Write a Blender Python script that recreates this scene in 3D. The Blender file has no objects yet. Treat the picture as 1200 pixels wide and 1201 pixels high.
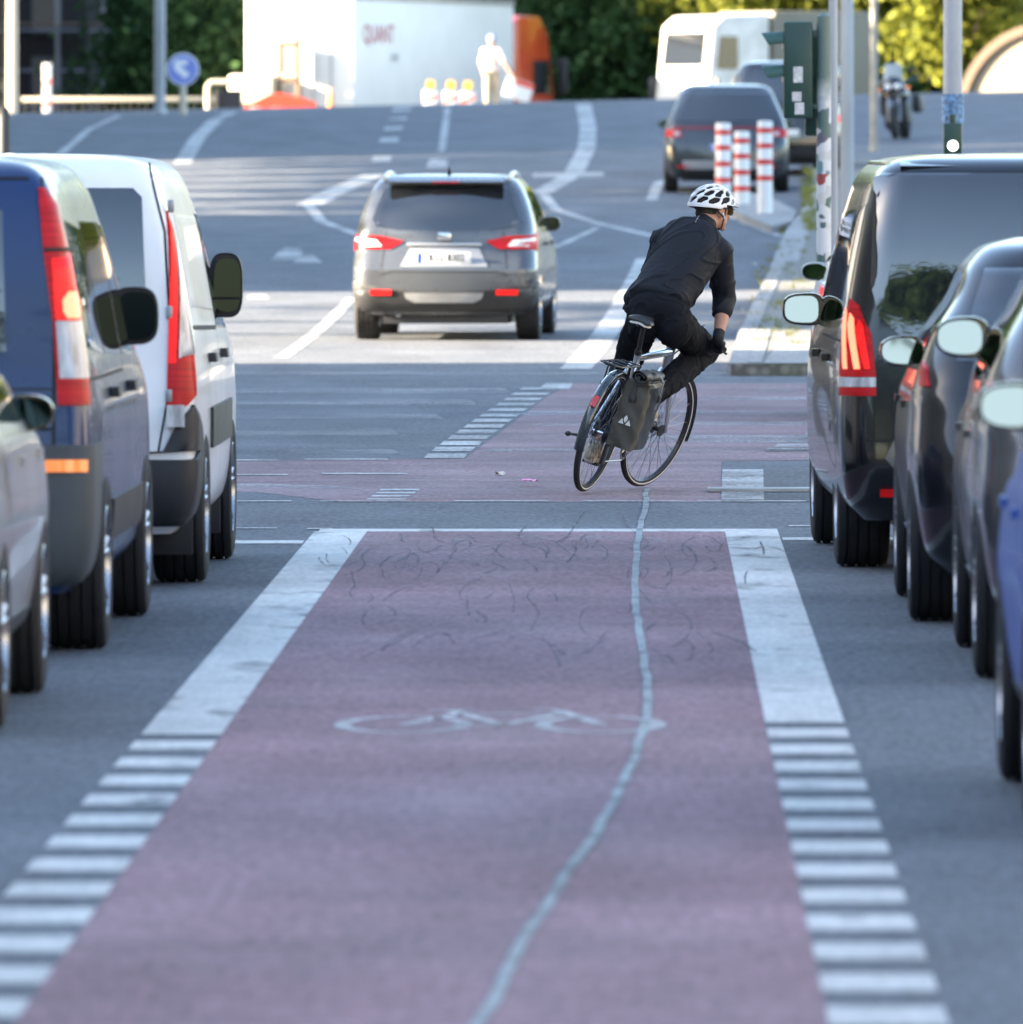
import bpy, bmesh, math, random
import numpy as np
from mathutils import Vector, Matrix
R = math.radians
scene = bpy.context.scene
# ------------------------------------------------------------------ camera, light, exposure
F, VX, VY, CH = 14000.0, 755.0, 172.0, 1.92      # focal length and vanishing point in photo pixels, lens height
cd = bpy.data.cameras.new('camera'); cam = bpy.data.objects.new('camera', cd)
scene.collection.objects.link(cam); scene.camera = cam
cam.location = (0, 0, CH); cam.rotation_euler = (R(90), 0, 0)
cd.sensor_width = 24; cd.sensor_fit = 'AUTO'; cd.lens = F / 1200 * 24
cd.shift_x = (600 - VX) / 1200; cd.shift_y = -(600.5 - VY) / 1200
cd.clip_start = 1; cd.clip_end = 6000
cd.dof.use_dof = True; cd.dof.focus_distance = 66.4; cd.dof.aperture_fstop = 0.28 / 0.053
SUN_EL, SUN_AZ = R(18), R(188)                    # azimuth measured from +x, counter-clockwise
sun_dir = Vector((math.cos(SUN_EL) * math.cos(SUN_AZ), math.cos(SUN_EL) * math.sin(SUN_AZ), math.sin(SUN_EL)))
w = bpy.data.worlds.new('World'); scene.world = w; w.use_nodes = True
nt = w.node_tree; sk = nt.nodes.new('ShaderNodeTexSky'); sk.sky_type = 'NISHITA'; sk.sun_disc = False
sk.sun_elevation = SUN_EL; sk.sun_rotation = R(90) - SUN_AZ
sk.air_density = 1.0; sk.dust_density = 1.6; sk.ozone_density = 1.0
bg = nt.nodes['Background']; bg.inputs['Strength'].default_value = 0.078
nt.links.new(sk.outputs[0], bg.inputs[0])
sd = bpy.data.lights.new('sun', 'SUN'); so = bpy.data.objects.new('sun', sd); scene.collection.objects.link(so)
sd.energy = 5; sd.angle = R(0.5); sd.color = (1, .83, .62)
so.rotation_euler = sun_dir.to_track_quat('Z', 'Y').to_euler()
scene.view_settings.view_transform = 'Standard'; scene.view_settings.look = 'None'
scene.view_settings.exposure = 3.42; scene.view_settings.gamma = 1

# ------------------------------------------------------------------ materials
MT = {}
def mat(name, col, rough=.5, metal=0, coat=0, spec=.5, var=0, vscale=8, stretch=(1, 1, 1), bump=0, bscale=60, emit=None, estr=0, ior=1.45, trans=0, flake=0):
    if name in MT: return MT[name]
    m = bpy.data.materials.new(name); m.use_nodes = True; n = m.node_tree.nodes; l = m.node_tree.links
    b = n['Principled BSDF']; b.inputs['Roughness'].default_value = rough; b.inputs['Metallic'].default_value = metal
    b.inputs['Coat Weight'].default_value = coat; b.inputs['Coat Roughness'].default_value = .03
    b.inputs['Specular IOR Level'].default_value = spec; b.inputs['IOR'].default_value = ior
    b.inputs['Transmission Weight'].default_value = trans
    b.inputs['Base Color'].default_value = (*col, 1)
    tc = n.new('ShaderNodeTexCoord'); mp = n.new('ShaderNodeMapping'); mp.inputs['Scale'].default_value = stretch
    l.new(tc.outputs['Object'], mp.inputs[0])
    if var:
        nz = n.new('ShaderNodeTexNoise'); nz.inputs['Scale'].default_value = vscale; nz.inputs['Detail'].default_value = 6
        l.new(mp.outputs[0], nz.inputs[0]); cr = n.new('ShaderNodeValToRGB')
        cr.color_ramp.elements[0].position = .3; cr.color_ramp.elements[1].position = .7
        cr.color_ramp.elements[0].color = (*[c * (1 - var) for c in col], 1); cr.color_ramp.elements[1].color = (*[min(1, c * (1 + var)) for c in col], 1)
        l.new(nz.outputs[0], cr.inputs[0]); l.new(cr.outputs[0], b.inputs['Base Color'])
        rr = n.new('ShaderNodeMapRange'); rr.inputs[3].default_value = max(0, rough - .08); rr.inputs[4].default_value = min(1, rough + .1)
        l.new(nz.outputs[0], rr.inputs[0]); l.new(rr.outputs[0], b.inputs['Roughness'])
    if bump:
        nb = n.new('ShaderNodeTexNoise'); nb.inputs['Scale'].default_value = bscale; nb.inputs['Detail'].default_value = 5
        l.new(mp.outputs[0], nb.inputs[0]); bp = n.new('ShaderNodeBump'); bp.inputs['Strength'].default_value = bump; bp.inputs['Distance'].default_value = .02
        l.new(nb.outputs[0], bp.inputs['Height']); l.new(bp.outputs[0], b.inputs['Normal'])
    if emit: b.inputs['Emission Color'].default_value = (*emit, 1); b.inputs['Emission Strength'].default_value = estr
    MT[name] = m; return m
def paint(name, col, metal=.0, rough=.35, coat=.6): return mat(name, col, rough, metal, coat=coat, var=.12, vscale=1.5)
def ground_mat(name, col, fine=.35, patch=.2, streak=0, rough=.8, bump=.5, wear=None):
    """asphalt and coatings: stones, large worn patches, streaks across the lane"""
    m = bpy.data.materials.new(name); m.use_nodes = True; n = m.node_tree.nodes; l = m.node_tree.links
    b = n['Principled BSDF']; b.inputs['Specular IOR Level'].default_value = .35
    tc = n.new('ShaderNodeTexCoord')
    def noise(scale, det, st):
        mp = n.new('ShaderNodeMapping'); mp.inputs['Scale'].default_value = st; l.new(tc.outputs['Object'], mp.inputs[0])
        z = n.new('ShaderNodeTexNoise'); z.inputs['Scale'].default_value = scale; z.inputs['Detail'].default_value = det; l.new(mp.outputs[0], z.inputs[0]); return z.outputs[0]
    def rng(s, lo, hi, a=.25, c=.75):
        r = n.new('ShaderNodeMapRange'); r.inputs[1].default_value = a; r.inputs[2].default_value = c; r.inputs[3].default_value = lo; r.inputs[4].default_value = hi; l.new(s, r.inputs[0]); return r.outputs[0]
    def mul(a, c):
        q = n.new('ShaderNodeMath'); q.operation = 'MULTIPLY'; l.new(a, q.inputs[0]); l.new(c, q.inputs[1]); return q.outputs[0]
    v = mul(rng(noise(34, 4, (1, .14, 1)), 1 - fine, 1 + fine, .32, .68), rng(noise(1.2, 6, (1, .22, 1)), 1 - patch, 1 + patch))
    v = mul(v, rng(noise(9, 4, (1, .3, 1)), .88, 1.12))
    if streak: v = mul(v, rng(noise(1.1, 5, (.12, .75, 1)), 1 - streak, 1 + streak))
    x = n.new('ShaderNodeVectorMath'); x.operation = 'SCALE'; x.inputs[0].default_value = col; l.new(v, x.inputs['Scale'])
    l.new(x.outputs[0], b.inputs['Base Color'])
    l.new(rng(noise(2.5, 4, (.5, .2, 1)), rough - .12, rough + .1), b.inputs['Roughness'])
    bp = n.new('ShaderNodeBump'); bp.inputs['Strength'].default_value = bump; bp.inputs['Distance'].default_value = .006
    l.new(noise(120, 3, (1, 1, 1)), bp.inputs['Height']); l.new(bp.outputs[0], b.inputs['Normal'])
    if wear:      # (noise scale, stretch, lowest alpha, highest alpha, from, to): paint rubbed away
        l.new(rng(noise(wear[0], 7, wear[1]), wear[2], wear[3], wear[4], wear[5]), b.inputs['Alpha'])
    MT[name] = m; return m
ASPH = ground_mat('asphalt', (.094, .104, .119), .3, .2, .12)
ASPHD = ground_mat('asphalt_patch', (.080, .086, .094), .3, .15)
RED = ground_mat('red_coating', (.218, .132, .148), .24, .22, .20)
REDX = ground_mat('red_coating_worn', (.20, .138, .150), .2, .2, .38)
WHITE = ground_mat('road_paint', (.46, .455, .435), .14, .14, .10, .6, .3, (3.2, (1, .35, 1), 1, .35, .58, .72))
WORN = ground_mat('worn_road_paint', (.36, .365, .36), .3, .25, .2, .7, .3, (2.2, (.6, .3, 1), 1, .55, .45, .68))
FAINT = ground_mat('faint_road_paint', (.36, .36, .37), .3, .3, .2, .7, .3, (1.4, (.35, .5, 1), .50, .05, .38, .62))
SEAL = ground_mat('crack_sealant', (.19, .21, .215), .25, .3, 0, .6, .2, (5, (1, .4, 1), 1, .55, .5, .7))
SCUFF = ground_mat('tyre_scuff', (.10, .086, .102), .3, .3, 0, .7, .3, (6, (1, .2, 1), .95, .15, .35, .65))
SLAB = ground_mat('granite_slab', (.24, .24, .235), .25, .2)
SOIL = ground_mat('soil', (.10, .095, .06), .4, .4)
def paver_mat():
    m = bpy.data.materials.new('cobble_paving'); m.use_nodes = True; n = m.node_tree.nodes; l = m.node_tree.links
    b = n['Principled BSDF']; b.inputs['Roughness'].default_value = .8
    tc = n.new('ShaderNodeTexCoord'); v = n.new('ShaderNodeTexVoronoi'); v.inputs['Scale'].default_value = 11; l.new(tc.outputs['Object'], v.inputs[0])
    c = n.new('ShaderNodeValToRGB'); c.color_ramp.elements[0].color = (.22, .215, .20, 1); c.color_ramp.elements[1].color = (.09, .085, .075, 1)
    c.color_ramp.elements[0].position = .25; c.color_ramp.elements[1].position = .6
    l.new(v.outputs['Distance'], c.inputs[0])
    z = n.new('ShaderNodeTexNoise'); z.inputs['Scale'].default_value = .9; z.inputs['Detail'].default_value = 5; l.new(tc.outputs['Object'], z.inputs[0])
    mx = n.new('ShaderNodeMix'); mx.data_type = 'RGBA'; mx.inputs[7].default_value = (.10, .12, .055, 1)
    r = n.new('ShaderNodeMapRange'); r.inputs[1].default_value = .55; r.inputs[2].default_value = .7; r.inputs[4].default_value = .55; l.new(z.outputs[0], r.inputs[0])
    l.new(r.outputs[0], mx.inputs[0]); l.new(c.outputs[0], mx.inputs[6]); l.new(mx.outputs[2], b.inputs['Base Color'])
    bp = n.new('ShaderNodeBump'); bp.inputs['Strength'].default_value = .5; bp.inputs['Distance'].default_value = .01; bp.invert = True
    l.new(v.outputs['Distance'], bp.inputs['Height']); l.new(bp.outputs[0], b.inputs['Normal']); return m
PAVER = paver_mat()
TYRE = mat('tyre_rubber', (.016, .0165, .018), .75, var=.2, vscale=20, bump=.3, bscale=90)
PLAS = mat('black_plastic', (.020, .021, .024), .5, var=.2, vscale=5, bump=.15, bscale=200)
GLOSSB = mat('gloss_black', (.008, .008, .009), .12, coat=1)
GLASS = mat('tinted_glass', (.012, .014, .017), .03, coat=1, ior=1.6, spec=.8)
CHROME = mat('chrome', (.6, .62, .64), .12, 1)
RIM = mat('alloy', (.35, .36, .38), .28, .9, var=.15, vscale=6)
MIRR = mat('mirror_glass', (.25, .262, .262), .015, 1)
REDL = mat('red_lens', (.30, .006, .009), .3, coat=.0, spec=.25, var=.45, vscale=5, stretch=(.3, .3, 16), emit=(.9, .01, .01), estr=.012)
REDON = mat('red_lens_lit', (.5, .008, .008), .3, spec=.25, var=.3, vscale=5, stretch=(.3, .3, 16), emit=(1, .015, .012), estr=.075)
REDHOT = mat('red_lamp_core', (.8, .2, .1), .2, emit=(1, .15, .08), estr=.32)
CLEARL = mat('clear_lens', (.40, .40, .41), .15, coat=.5, var=.4, vscale=6, stretch=(6, 6, 1))
ORANL = mat('orange_lens', (.8, .18, .02), .15, coat=1, emit=(1, .25, .04), estr=.06)
LINE = mat('shut_line', (.006, .006, .007), .7)
PLATE = mat('number_plate', (.62, .63, .62), .35, var=.05)
STEEL = mat('galvanised_steel', (.30, .31, .32), .45, .6, var=.25, vscale=3, bump=.1)
GREYP = mat('grey_pole_paint', (.33, .345, .36), .5, var=.18, vscale=4, stretch=(1, 1, .2))

# ------------------------------------------------------------------ helpers
def link(o, parent=None):
    scene.collection.objects.link(o)
    if parent is not None: o.parent = parent
    return o
def mesh_obj(name, vs, fs, m, parent=None, smooth=True, ang=35):
    me = bpy.data.meshes.new(name); me.from_pydata([tuple(v) for v in vs], [], fs); me.validate()
    bm = bmesh.new(); bm.from_mesh(me); bmesh.ops.recalc_face_normals(bm, faces=bm.faces); bm.to_mesh(me); bm.free()
    if smooth: me.shade_smooth(); me.set_sharp_from_angle(angle=R(ang))
    if m is not None: me.materials.append(m)
    return link(bpy.data.objects.new(name, me), parent)
def tag(o, label=None, cat=None, group=None, kind=None):
    if label: o['label'] = label
    if cat: o['category'] = cat
    if group: o['group'] = group
    if kind: o['kind'] = kind
    return o
def thing(name, label, cat, loc=(0, 0, 0), rz=0, group=None, rot=None):
    o = bpy.data.objects.new(name, None); scene.collection.objects.link(o); o.empty_display_size = .2
    o.location = loc; o.rotation_euler = rot if rot else (0, 0, rz)
    return tag(o, label, cat, group)
def kids(o): return [c for c in bpy.data.objects if c.parent == o]
def dup(root, loc, rz=None, label=None, scale=None):
    r = root.copy(); scene.collection.objects.link(r); r.location = loc
    if rz is not None: r.rotation_euler = (0, 0, rz)
    if label: r['label'] = label
    if scale: r.scale = (scale,) * 3
    for ch in kids(root):
        c = ch.copy(); scene.collection.objects.link(c); c.parent = r
        for g in kids(ch):
            d = g.copy(); scene.collection.objects.link(d); d.parent = c
    return r
def bake(o, *mods):
    """apply modifiers given as (type, dict)"""
    for t, kw in mods:
        md = o.modifiers.new(t, t)
        for k, v in kw.items(): setattr(md, k, v)
    dg = bpy.context.evaluated_depsgraph_get(); dg.update()
    me = bpy.data.meshes.new_from_object(o.evaluated_get(dg)); o.modifiers.clear()
    old = o.data; o.data = me; me.name = old.name
    return o
class MB:
    def __init__(s): s.v = []; s.f = []; s.p = []
    def add(s, vs, fs):
        s.p.append((list(vs), list(fs))); b = len(s.v); s.v += [tuple(v) for v in vs]; s.f += [tuple(i + b for i in f) for f in fs]; return s
    def box(s, x0, x1, y0, y1, z0, z1, c=0, M=None):
        bm = bmesh.new(); bmesh.ops.create_cube(bm, size=1)
        for v in bm.verts: v.co = Vector(((x0 + x1) / 2 + v.co.x * (x1 - x0), (y0 + y1) / 2 + v.co.y * (y1 - y0), (z0 + z1) / 2 + v.co.z * (z1 - z0)))
        if c: bmesh.ops.bevel(bm, geom=bm.edges[:], offset=c, segments=2, affect='EDGES', profile=.5)
        bm.verts.index_update(); vs = [(M @ v.co if M else v.co.copy()) for v in bm.verts]; fs = [[v.index for v in f.verts] for f in bm.faces]; bm.free(); return s.add(vs, fs)
    def tube(s, pts, r, n=10, cap=True, closed=False, flat=None):
        pts = [Vector(p) for p in pts]; k = len(pts); rs = r if isinstance(r, (list, tuple)) else [r] * k
        vs = []; up = None
        for i, p in enumerate(pts):
            a = pts[(i - 1) % k] if (i > 0 or closed) else p; c = pts[(i + 1) % k] if (i < k - 1 or closed) else p
            t = (c - a).normalized()
            if up is None:
                up = Vector((0, 0, 1)) if abs(t.z) < .9 else Vector((1, 0, 0))
            u = t.cross(up).normalized(); q = u.cross(t).normalized(); up = q
            for j in range(n):
                an = 2 * math.pi * j / n; ra = rs[i]; rb = rs[i] * (flat if flat else 1)
                vs.append(p + u * math.cos(an) * ra + q * math.sin(an) * rb)
        fs = [(i * n + j, i * n + (j + 1) % n, (i + 1) * n + (j + 1) % n, (i + 1) * n + j) for i in range(k - 1) for j in range(n)]
        if closed: fs += [((k - 1) * n + j, (k - 1) * n + (j + 1) % n, (j + 1) % n, j) for j in range(n)]
        elif cap: fs += [tuple(range(n - 1, -1, -1)), tuple((k - 1) * n + j for j in range(n))]
        return s.add(vs, fs)
    def cyl(s, a, b, r, n=16, r2=None): return s.tube([a, b], [r, r if r2 is None else r2], n)
    def lathe(s, prof, c=(0, 0, 0), axis='z', n=32, closed=False):
        vs = []
        for (r, h) in prof:
            for j in range(n):
                a = 2 * math.pi * j / n; x, y = r * math.cos(a), r * math.sin(a)
                p = (x, y, h) if axis == 'z' else ((h, x, y) if axis == 'x' else (x, h, y))
                vs.append((p[0] + c[0], p[1] + c[1], p[2] + c[2]))
        k = len(prof); fs = [(i * n + j, i * n + (j + 1) % n, (i + 1) * n + (j + 1) % n, (i + 1) * n + j) for i in range(k - 1) for j in range(n)]
        if closed: fs += [((k - 1) * n + j, (k - 1) * n + (j + 1) % n, (j + 1) % n, j) for j in range(n)]
        else: fs += [tuple(range(n)), tuple((k - 1) * n + j for j in range(n))]
        return s.add(vs, fs)
    def ell(s, c, r, M=None, n=16):
        vs = []; m = n // 2
        c = Vector(c)
        for i in range(m + 1):
            th = math.pi * i / m
            for j in range(n):
                ph = 2 * math.pi * j / n
                p = Vector((r[0] * math.sin(th) * math.cos(ph), r[1] * math.sin(th) * math.sin(ph), r[2] * math.cos(th)))
                vs.append(c + (M @ p if M else p))
        fs = [(i * n + j, i * n + (j + 1) % n, (i + 1) * n + (j + 1) % n, (i + 1) * n + j) for i in range(m) for j in range(n)]
        return s.add(vs, fs)
    def prism(s, poly, y0, y1, plane='xz', M=None):
        n = len(poly)
        def P(a, b, c):
            v = {'xz': (a, c, b), 'yz': (c, a, b), 'xy': (a, b, c)}[plane]; return M @ Vector(v) if M else v
        vs = [P(a, b, y0) for a, b in poly] + [P(a, b, y1) for a, b in poly]
        fs = [tuple(range(n)), tuple(range(2 * n - 1, n - 1, -1))] + [(i, (i + 1) % n, n + (i + 1) % n, n + i) for i in range(n)]
        return s.add(vs, fs)
    def build(s, name, m, parent=None, smooth=True, ang=35): return mesh_obj(name, s.v, s.f, m, parent, smooth, ang)
def split(mb, name, m, parent, smooth=True):
    """one object for every piece added to mb"""
    return [mesh_obj(name, v, f, m, parent, smooth) for v, f in mb.p]
def text_mesh(name, body, size, m, parent, M, ext=.002, sx=1):
    c = bpy.data.curves.new(name, 'FONT'); c.body = body; c.size = size; c.extrude = ext; c.align_x = 'CENTER'; c.align_y = 'CENTER'; c.offset = size * .01
    t = bpy.data.objects.new(name + '_tmp', c); scene.collection.objects.link(t)
    dg = bpy.context.evaluated_depsgraph_get(); dg.update(); me = bpy.data.meshes.new_from_object(t.evaluated_get(dg))
    bpy.data.objects.remove(t); me.transform(M @ Matrix.Diagonal((sx, 1, 1, 1))); me.name = name
    me.materials.clear(); me.materials.append(m); return link(bpy.data.objects.new(name, me), parent)

# ------------------------------------------------------------------ terrain
def zc(Y):
    z = 0
    def soft(t, k=8.0): return k * math.log1p(math.exp(min(t / k, 40)))
    z += .0216 * (soft(Y - 121) - soft(-121)) if Y > 60 else 0
    if Y > 240: z -= .0216 * (soft(Y - 262, 3)) + .075 * (soft(Y - 264, 2.5) - soft(Y - 287, 2.5))
    return z
def ss(t): t = min(1, max(0, t)); return t * t * (3 - 2 * t)
def gz(X, Y):
    k = math.floor(Y); a = zc(k); b = zc(k + 1); z = a + (b - a) * (Y - k)
    def til(q): return .022 * ss((q - 140) / 100)
    return z + (til(k) + (til(k + 1) - til(k)) * (Y - k)) * min(15, max(-15, X))
def G(px, py):
    """a point on the ground seen at photo pixel (px, py), as world X, Y"""
    a, b = 15.0, 262.0
    for _ in range(50):
        m = (a + b) / 2; X = (px - VX) * m / F
        if VY + (CH - gz(X, m)) * F / m > py: a = m
        else: b = m
    return ((px - VX) * a / F, a)
Ys = [-400, -120] + list(range(-60, 20, 10)) + list(range(20, 331)) + [400, 700, 1500, 3500]
Xs = [-1500, -200, -60, -15, -10, -5, 0, 5, 10, 15, 60, 200, 1500]
vs = [(x, y, gz(x, y)) for y in Ys for x in Xs]; nx = len(Xs)
fs = [(j * nx + i, j * nx + i + 1, (j + 1) * nx + i + 1, (j + 1) * nx + i) for j in range(len(Ys) - 1) for i in range(nx - 1)]
tag(mesh_obj('road', vs, fs, ASPH), kind='structure')
def drape(name, rows, m, off=.004):
    """rows: list of (Y, xa, xb) in world metres -> a sheet lying on the road"""
    out = []
    rows = sorted(rows)
    for (y0, a0, b0), (y1, a1, b1) in zip(rows, rows[1:]):
        if y1 - y0 < 1e-6: continue
        ks = [y0] + [k for k in range(math.ceil(y0 + 1e-6), math.ceil(y1 - 1e-6))]
        for y in ks:
            t = (y - y0) / (y1 - y0); out.append((y, a0 + (a1 - a0) * t, b0 + (b1 - b0) * t))
    out.append(rows[-1]); vs = []; fs = []
    for i, (y, a, b) in enumerate(out):
        for j in range(3): x = a + (b - a) * j / 2; vs.append((x, y, gz(x, y) + off))
        if i: k = 3 * i; fs += [(k - 3 + j, k - 2 + j, k + 1 + j, k + j) for j in range(2)]
    return vs, fs
class Marks:
    def __init__(s): s.v = []; s.f = []
    def rows(s, rows, off=.003):
        v, f = drape('', rows, None, off); b = len(s.v); s.v += v; s.f += [tuple(i + b for i in q) for q in f]
    def px(s, pts, off=.003):
        """pts: (py, pxa, pxb) rows given at photo pixels"""
        r = []
        for py, a, b in pts:
            X1, Y1 = G(a, py); X2, Y2 = G(b, py); r.append(((Y1 + Y2) / 2, X1, X2))
        s.rows(r, off)
    def line(s, pts, wid, off=.003):
        """polyline in photo pixels with a width in metres, seen along the ground"""
        P = [Vector(G(*p)) for p in pts]; s.poly(P, wid, off)
    def poly(s, P, wid, off=.003):
        Q = [P[0]]
        for a, b in zip(P, P[1:]):
            n = max(1, int((b - a).length / 1.0))
            Q += [a + (b - a) * (k + 1) / n for k in range(n)]
        vs = []
        for i, p in enumerate(Q):
            t = (Q[min(i + 1, len(Q) - 1)] - Q[max(i - 1, 0)]).normalized(); nn = Vector((-t.y, t.x))
            ww = wid[0] + (wid[1] - wid[0]) * i / (len(Q) - 1) if isinstance(wid, tuple) else wid
            for sg in (-1, 1): q = p + nn * sg * ww / 2; vs.append((q.x, q.y, gz(q.x, q.y) + off))
        b = len(s.v); s.v += vs; s.f += [(b + 2 * i, b + 2 * i + 1, b + 2 * i + 3, b + 2 * i + 2) for i in range(len(Q) - 1)]
    def build(s, name, m): return tag(mesh_obj(name, s.v, s.f, m, smooth=False), kind='structure')
L0, L1, L2, L3 = -1.64, -1.378, .405, .668      # outer and inner edges of the bike lane lines
YS = G(640, 624)[1]
b = Marks(); b.rows([(12, L1, L2), (YS, L1, L2)], .0015); b.build('bike_lane_surface', RED)
b = Marks(); b.px([(589, 400, 846), (577, 300, 846), (575, 150, 846), (541, 150, 846), (538, 545, 1150), (500, 597, 1150), (468, 638, 1150), (450, 668, 1150)], .0015)
b.build('bike_crossing_surface', REDX)
b = Marks(); b.px([(589, 846, 1150), (551, 846, 1150)], .003); b.build('asphalt_patch', ASPHD)
m_ = Marks()
yl, yr_ = G(200, 862)[1], G(950, 848)[1]
m_.rows([(yl, L0, L1), (YS, L0, L1)]); m_.rows([(yr_, L2, L3), (YS, L2, L3)])
for k in range(24):
    y = yl - .42 - k * 1.06
    if y > 13: m_.rows([(y - .56, L0, L1), (y, L0, L1)])
    y = yr_ - .42 - k * 1.06
    if y > 13: m_.rows([(y - .56, L2, L3), (y, L2, L3)])
m_.rows([(YS - .0, L0 + .02, L3), (YS + .42, L0 + .02, L3)])
ya = G(300, 638)[1]; m_.rows([(ya, -6.5, L0 - .01), (ya + .45, -6.5, L0 - .01)]); ya = G(930, 634)[1]; m_.rows([(ya, L3 + .01, 6), (ya + .4, L3 + .01, 6)])
m_.build('lane_edge_marking', WHITE)
m_ = Marks()
# block line along the left of the crossing, and its partner on the right
for k in range(13):
    t = k / 12.6; py = 538 - 84 * t ** .93; xa = 497 + 117 * t; X, Y = G(xa, py); dpy = 5.2 - 3.0 * t
    m_.px([(py, xa, xa + 47 - 6 * t), (py - dpy, xa + 5, xa + 52 - 6 * t)], .0045)
for k in range(5): m_.px([(530 - 5 * k, 896 + 12 * k, 1100), (526.4 - 5 * k, 900 + 12 * k, 1100)], .0045)
m_.px([(457, 632, 668), (450, 640, 672)], .0045)
for (y, a, c, h) in [(541, 150, 327, 1.4), (540, 357, 455, 1.4), (589, 150, 342, 1.1), (589, 375, 480, 1.1), (589, 533, 642, 1.1), (589, 684, 803, 1.1), (589, 818, 945, 1.1),
                     (620.5, 150, 325, .9), (621.5, 360, 390, 1.2), (558, 150, 338, 1.2), (557, 378, 478, 1.6), (618, 925, 950, 1)]:
    m_.px([(y, a, c), (y - h, a, c)], .0045)
for k in range(4): m_.px([(587 - 3.6 * k, 430 + 5 * k, 476 + 5 * k), (585 - 3.6 * k, 432 + 5 * k, 478 + 5 * k)], .0045)
m_.px([(587, 846, 896), (551.5, 847, 895)], .0055)
m_.build('crossing_marking', WORN)
m_ = Marks()
m_.px([(579, 270, 330), (575, 150, 440), (571, 150, 400), (568, 150, 300)], .0045)
for (y, a, c, h) in [(488, 600, 1150, 5), (500, 620, 1150, 5), (520, 560, 1100, 9), (531, 560, 1000, 4), (476, 150, 560, 7), (492, 150, 520, 6), (512, 150, 470, 9), (462, 150, 600, 6), (470, 660, 1150, 4), (533, 150, 470, 5), (440, 200, 900, 3)]:
    m_.px([(y, a, c), (y - h, a + 20, c - 10)], .0045)
m_.px([(461, 886, 925), (455, 900, 940)], .0045)
m_.build('worn_marking', FAINT)
# far lane markings
m_ = Marks()
m_.line([(675, 433), (757, 303)], (.27, .22)); m_.line([(330, 420), (412, 350)], .13)
m_.line([(440, 205), (395, 224), (362, 241)], .38); m_.line([(362, 241), (378, 260), (440, 283)], .16)
for k, (x, y, h) in enumerate([(447, 190, 6), (456, 167, 5), (461, 153, 4), (466, 141, 3), (470, 131, 2.5), (473, 126, 1.6)]): m_.px([(y, x - 11, x + 11), (y - h, x - 9, x + 12)])
m_.line([(525, 127), (522, 150), (518, 178)], .13); m_.px([(197, 500, 524), (187, 504, 526)])
m_.line([(684, 122), (690, 150), (688, 175), (672, 205), (636, 226)], .32); m_.line([(636, 226), (652, 246), (700, 262), (770, 278)], .15)
m_.px([(208, 625, 708), (203, 625, 708)])
m_.line([(214, 192), (232, 162), (252, 142), (272, 132)], .30); m_.line([(70, 182), (105, 152), (140, 136)], .16)
m_.px([(305, 318, 348), (297, 326, 356), (291, 334, 352)]); m_.px([(308, 345, 378), (300, 352, 368)]); m_.px([(351, 290, 316), (346, 294, 312)])
m_.line([(764, 235), (772, 215), (800, 205)], .16); m_.line([(850, 252), (915, 277)], .14); m_.line([(700, 268), (648, 292)], .10)
m_.build('far_lane_marking', WORN)
# bicycle symbols painted on the red lane
def symbol(cx, cy, wd, ln, m, name):
    b = Marks(); 
    def P(u, v): return Vector((cx + u * wd / 2, cy + v * ln / 2))
    def ring(u, v, ru, rv, wt):
        b.poly([P(u + ru * math.cos(a), v + rv * math.sin(a)) for a in [2 * math.pi * k / 40 for k in range(41)]], wt, .0035)
    ring(-.60, -.30, .38, .62, .055); ring(.62, -.30, .36, .62, .055)
    for seg in ([(-.6, -.3), (-.28, .55), (.36, .55), (.02, -.35), (-.6, -.3)], [(.02, -.35), (-.33, .8)], [(.62, -.3), (.34, .85), (.2, .95)], [(-.48, .82), (-.18, .82)]):
        P_ = [P(*q) for q in seg]
        for a, c in zip(P_, P_[1:]): b.poly([a, c], .05, .0035)
    b.build(name, m)
xs, ys = G(588, 846)
SYM = ground_mat('symbol_paint', (.40, .40, .40), .2, .15, .1, .7, .3, (2.0, (.6, .4, 1), 1, .7, .45, .7))
symbol(xs, ys, 1.07, 1.75, SYM, 'bicycle_symbol')
xs, ys = G(655, 633); symbol(xs, ys, 1.02, 1.8, FAINT, 'bicycle_symbol')
# long light sealant line wandering up the lane, and dark scuffs
b = Marks(); P_ = [Vector(G(x, y)) for x, y in [(545, 1235), (575, 1180), (612, 1110), (655, 1040), (700, 975), (733, 915), (752, 862), (760, 825), (757, 780), (748, 730), (745, 680), (748, 640), (751, 622), (757, 590), (758, 572)]]
Q = []
for i in range(len(P_) - 1):
    p0, p1, p2, p3 = P_[max(i - 1, 0)], P_[i], P_[i + 1], P_[min(i + 2, len(P_) - 1)]
    for k in range(6): t = k / 6; Q.append(.5 * ((2 * p1) + (p2 - p0) * t + (2 * p0 - 5 * p1 + 4 * p2 - p3) * t * t + (3 * p1 - p0 - 3 * p2 + p3) * t ** 3))
rnd = random.Random(4)
Q = [q + Vector((rnd.uniform(-.006, .006), 0)) for q in Q]
b.poly(Q, .031,   .006); b.build('crack_sealant', SEAL)
b = Marks()
for k in range(80):
    x, y = rnd.uniform(430, 850), 634 + 130 * rnd.random() ** 1.6
    if k % 9 == 0: x = rnd.choice([rnd.uniform(860, 900), rnd.uniform(370, 420)]); y = rnd.uniform(640, 690)
    p = Vector(G(x, y)); a = rnd.uniform(0, 6.28); P_ = [p]; da = rnd.uniform(-.45, .45); st = rnd.uniform(.010, .030)
    for j in range(rnd.randint(5, 14)):
        a += da + rnd.uniform(-.5, .5) * .6; 
        if rnd.random() < .12: da = -da
        P_.append(P_[-1] + Vector((math.cos(a) * st, math.sin(a) * st * 20)))
    b.poly(P_, rnd.uniform(.005, .011), .0055)
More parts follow.
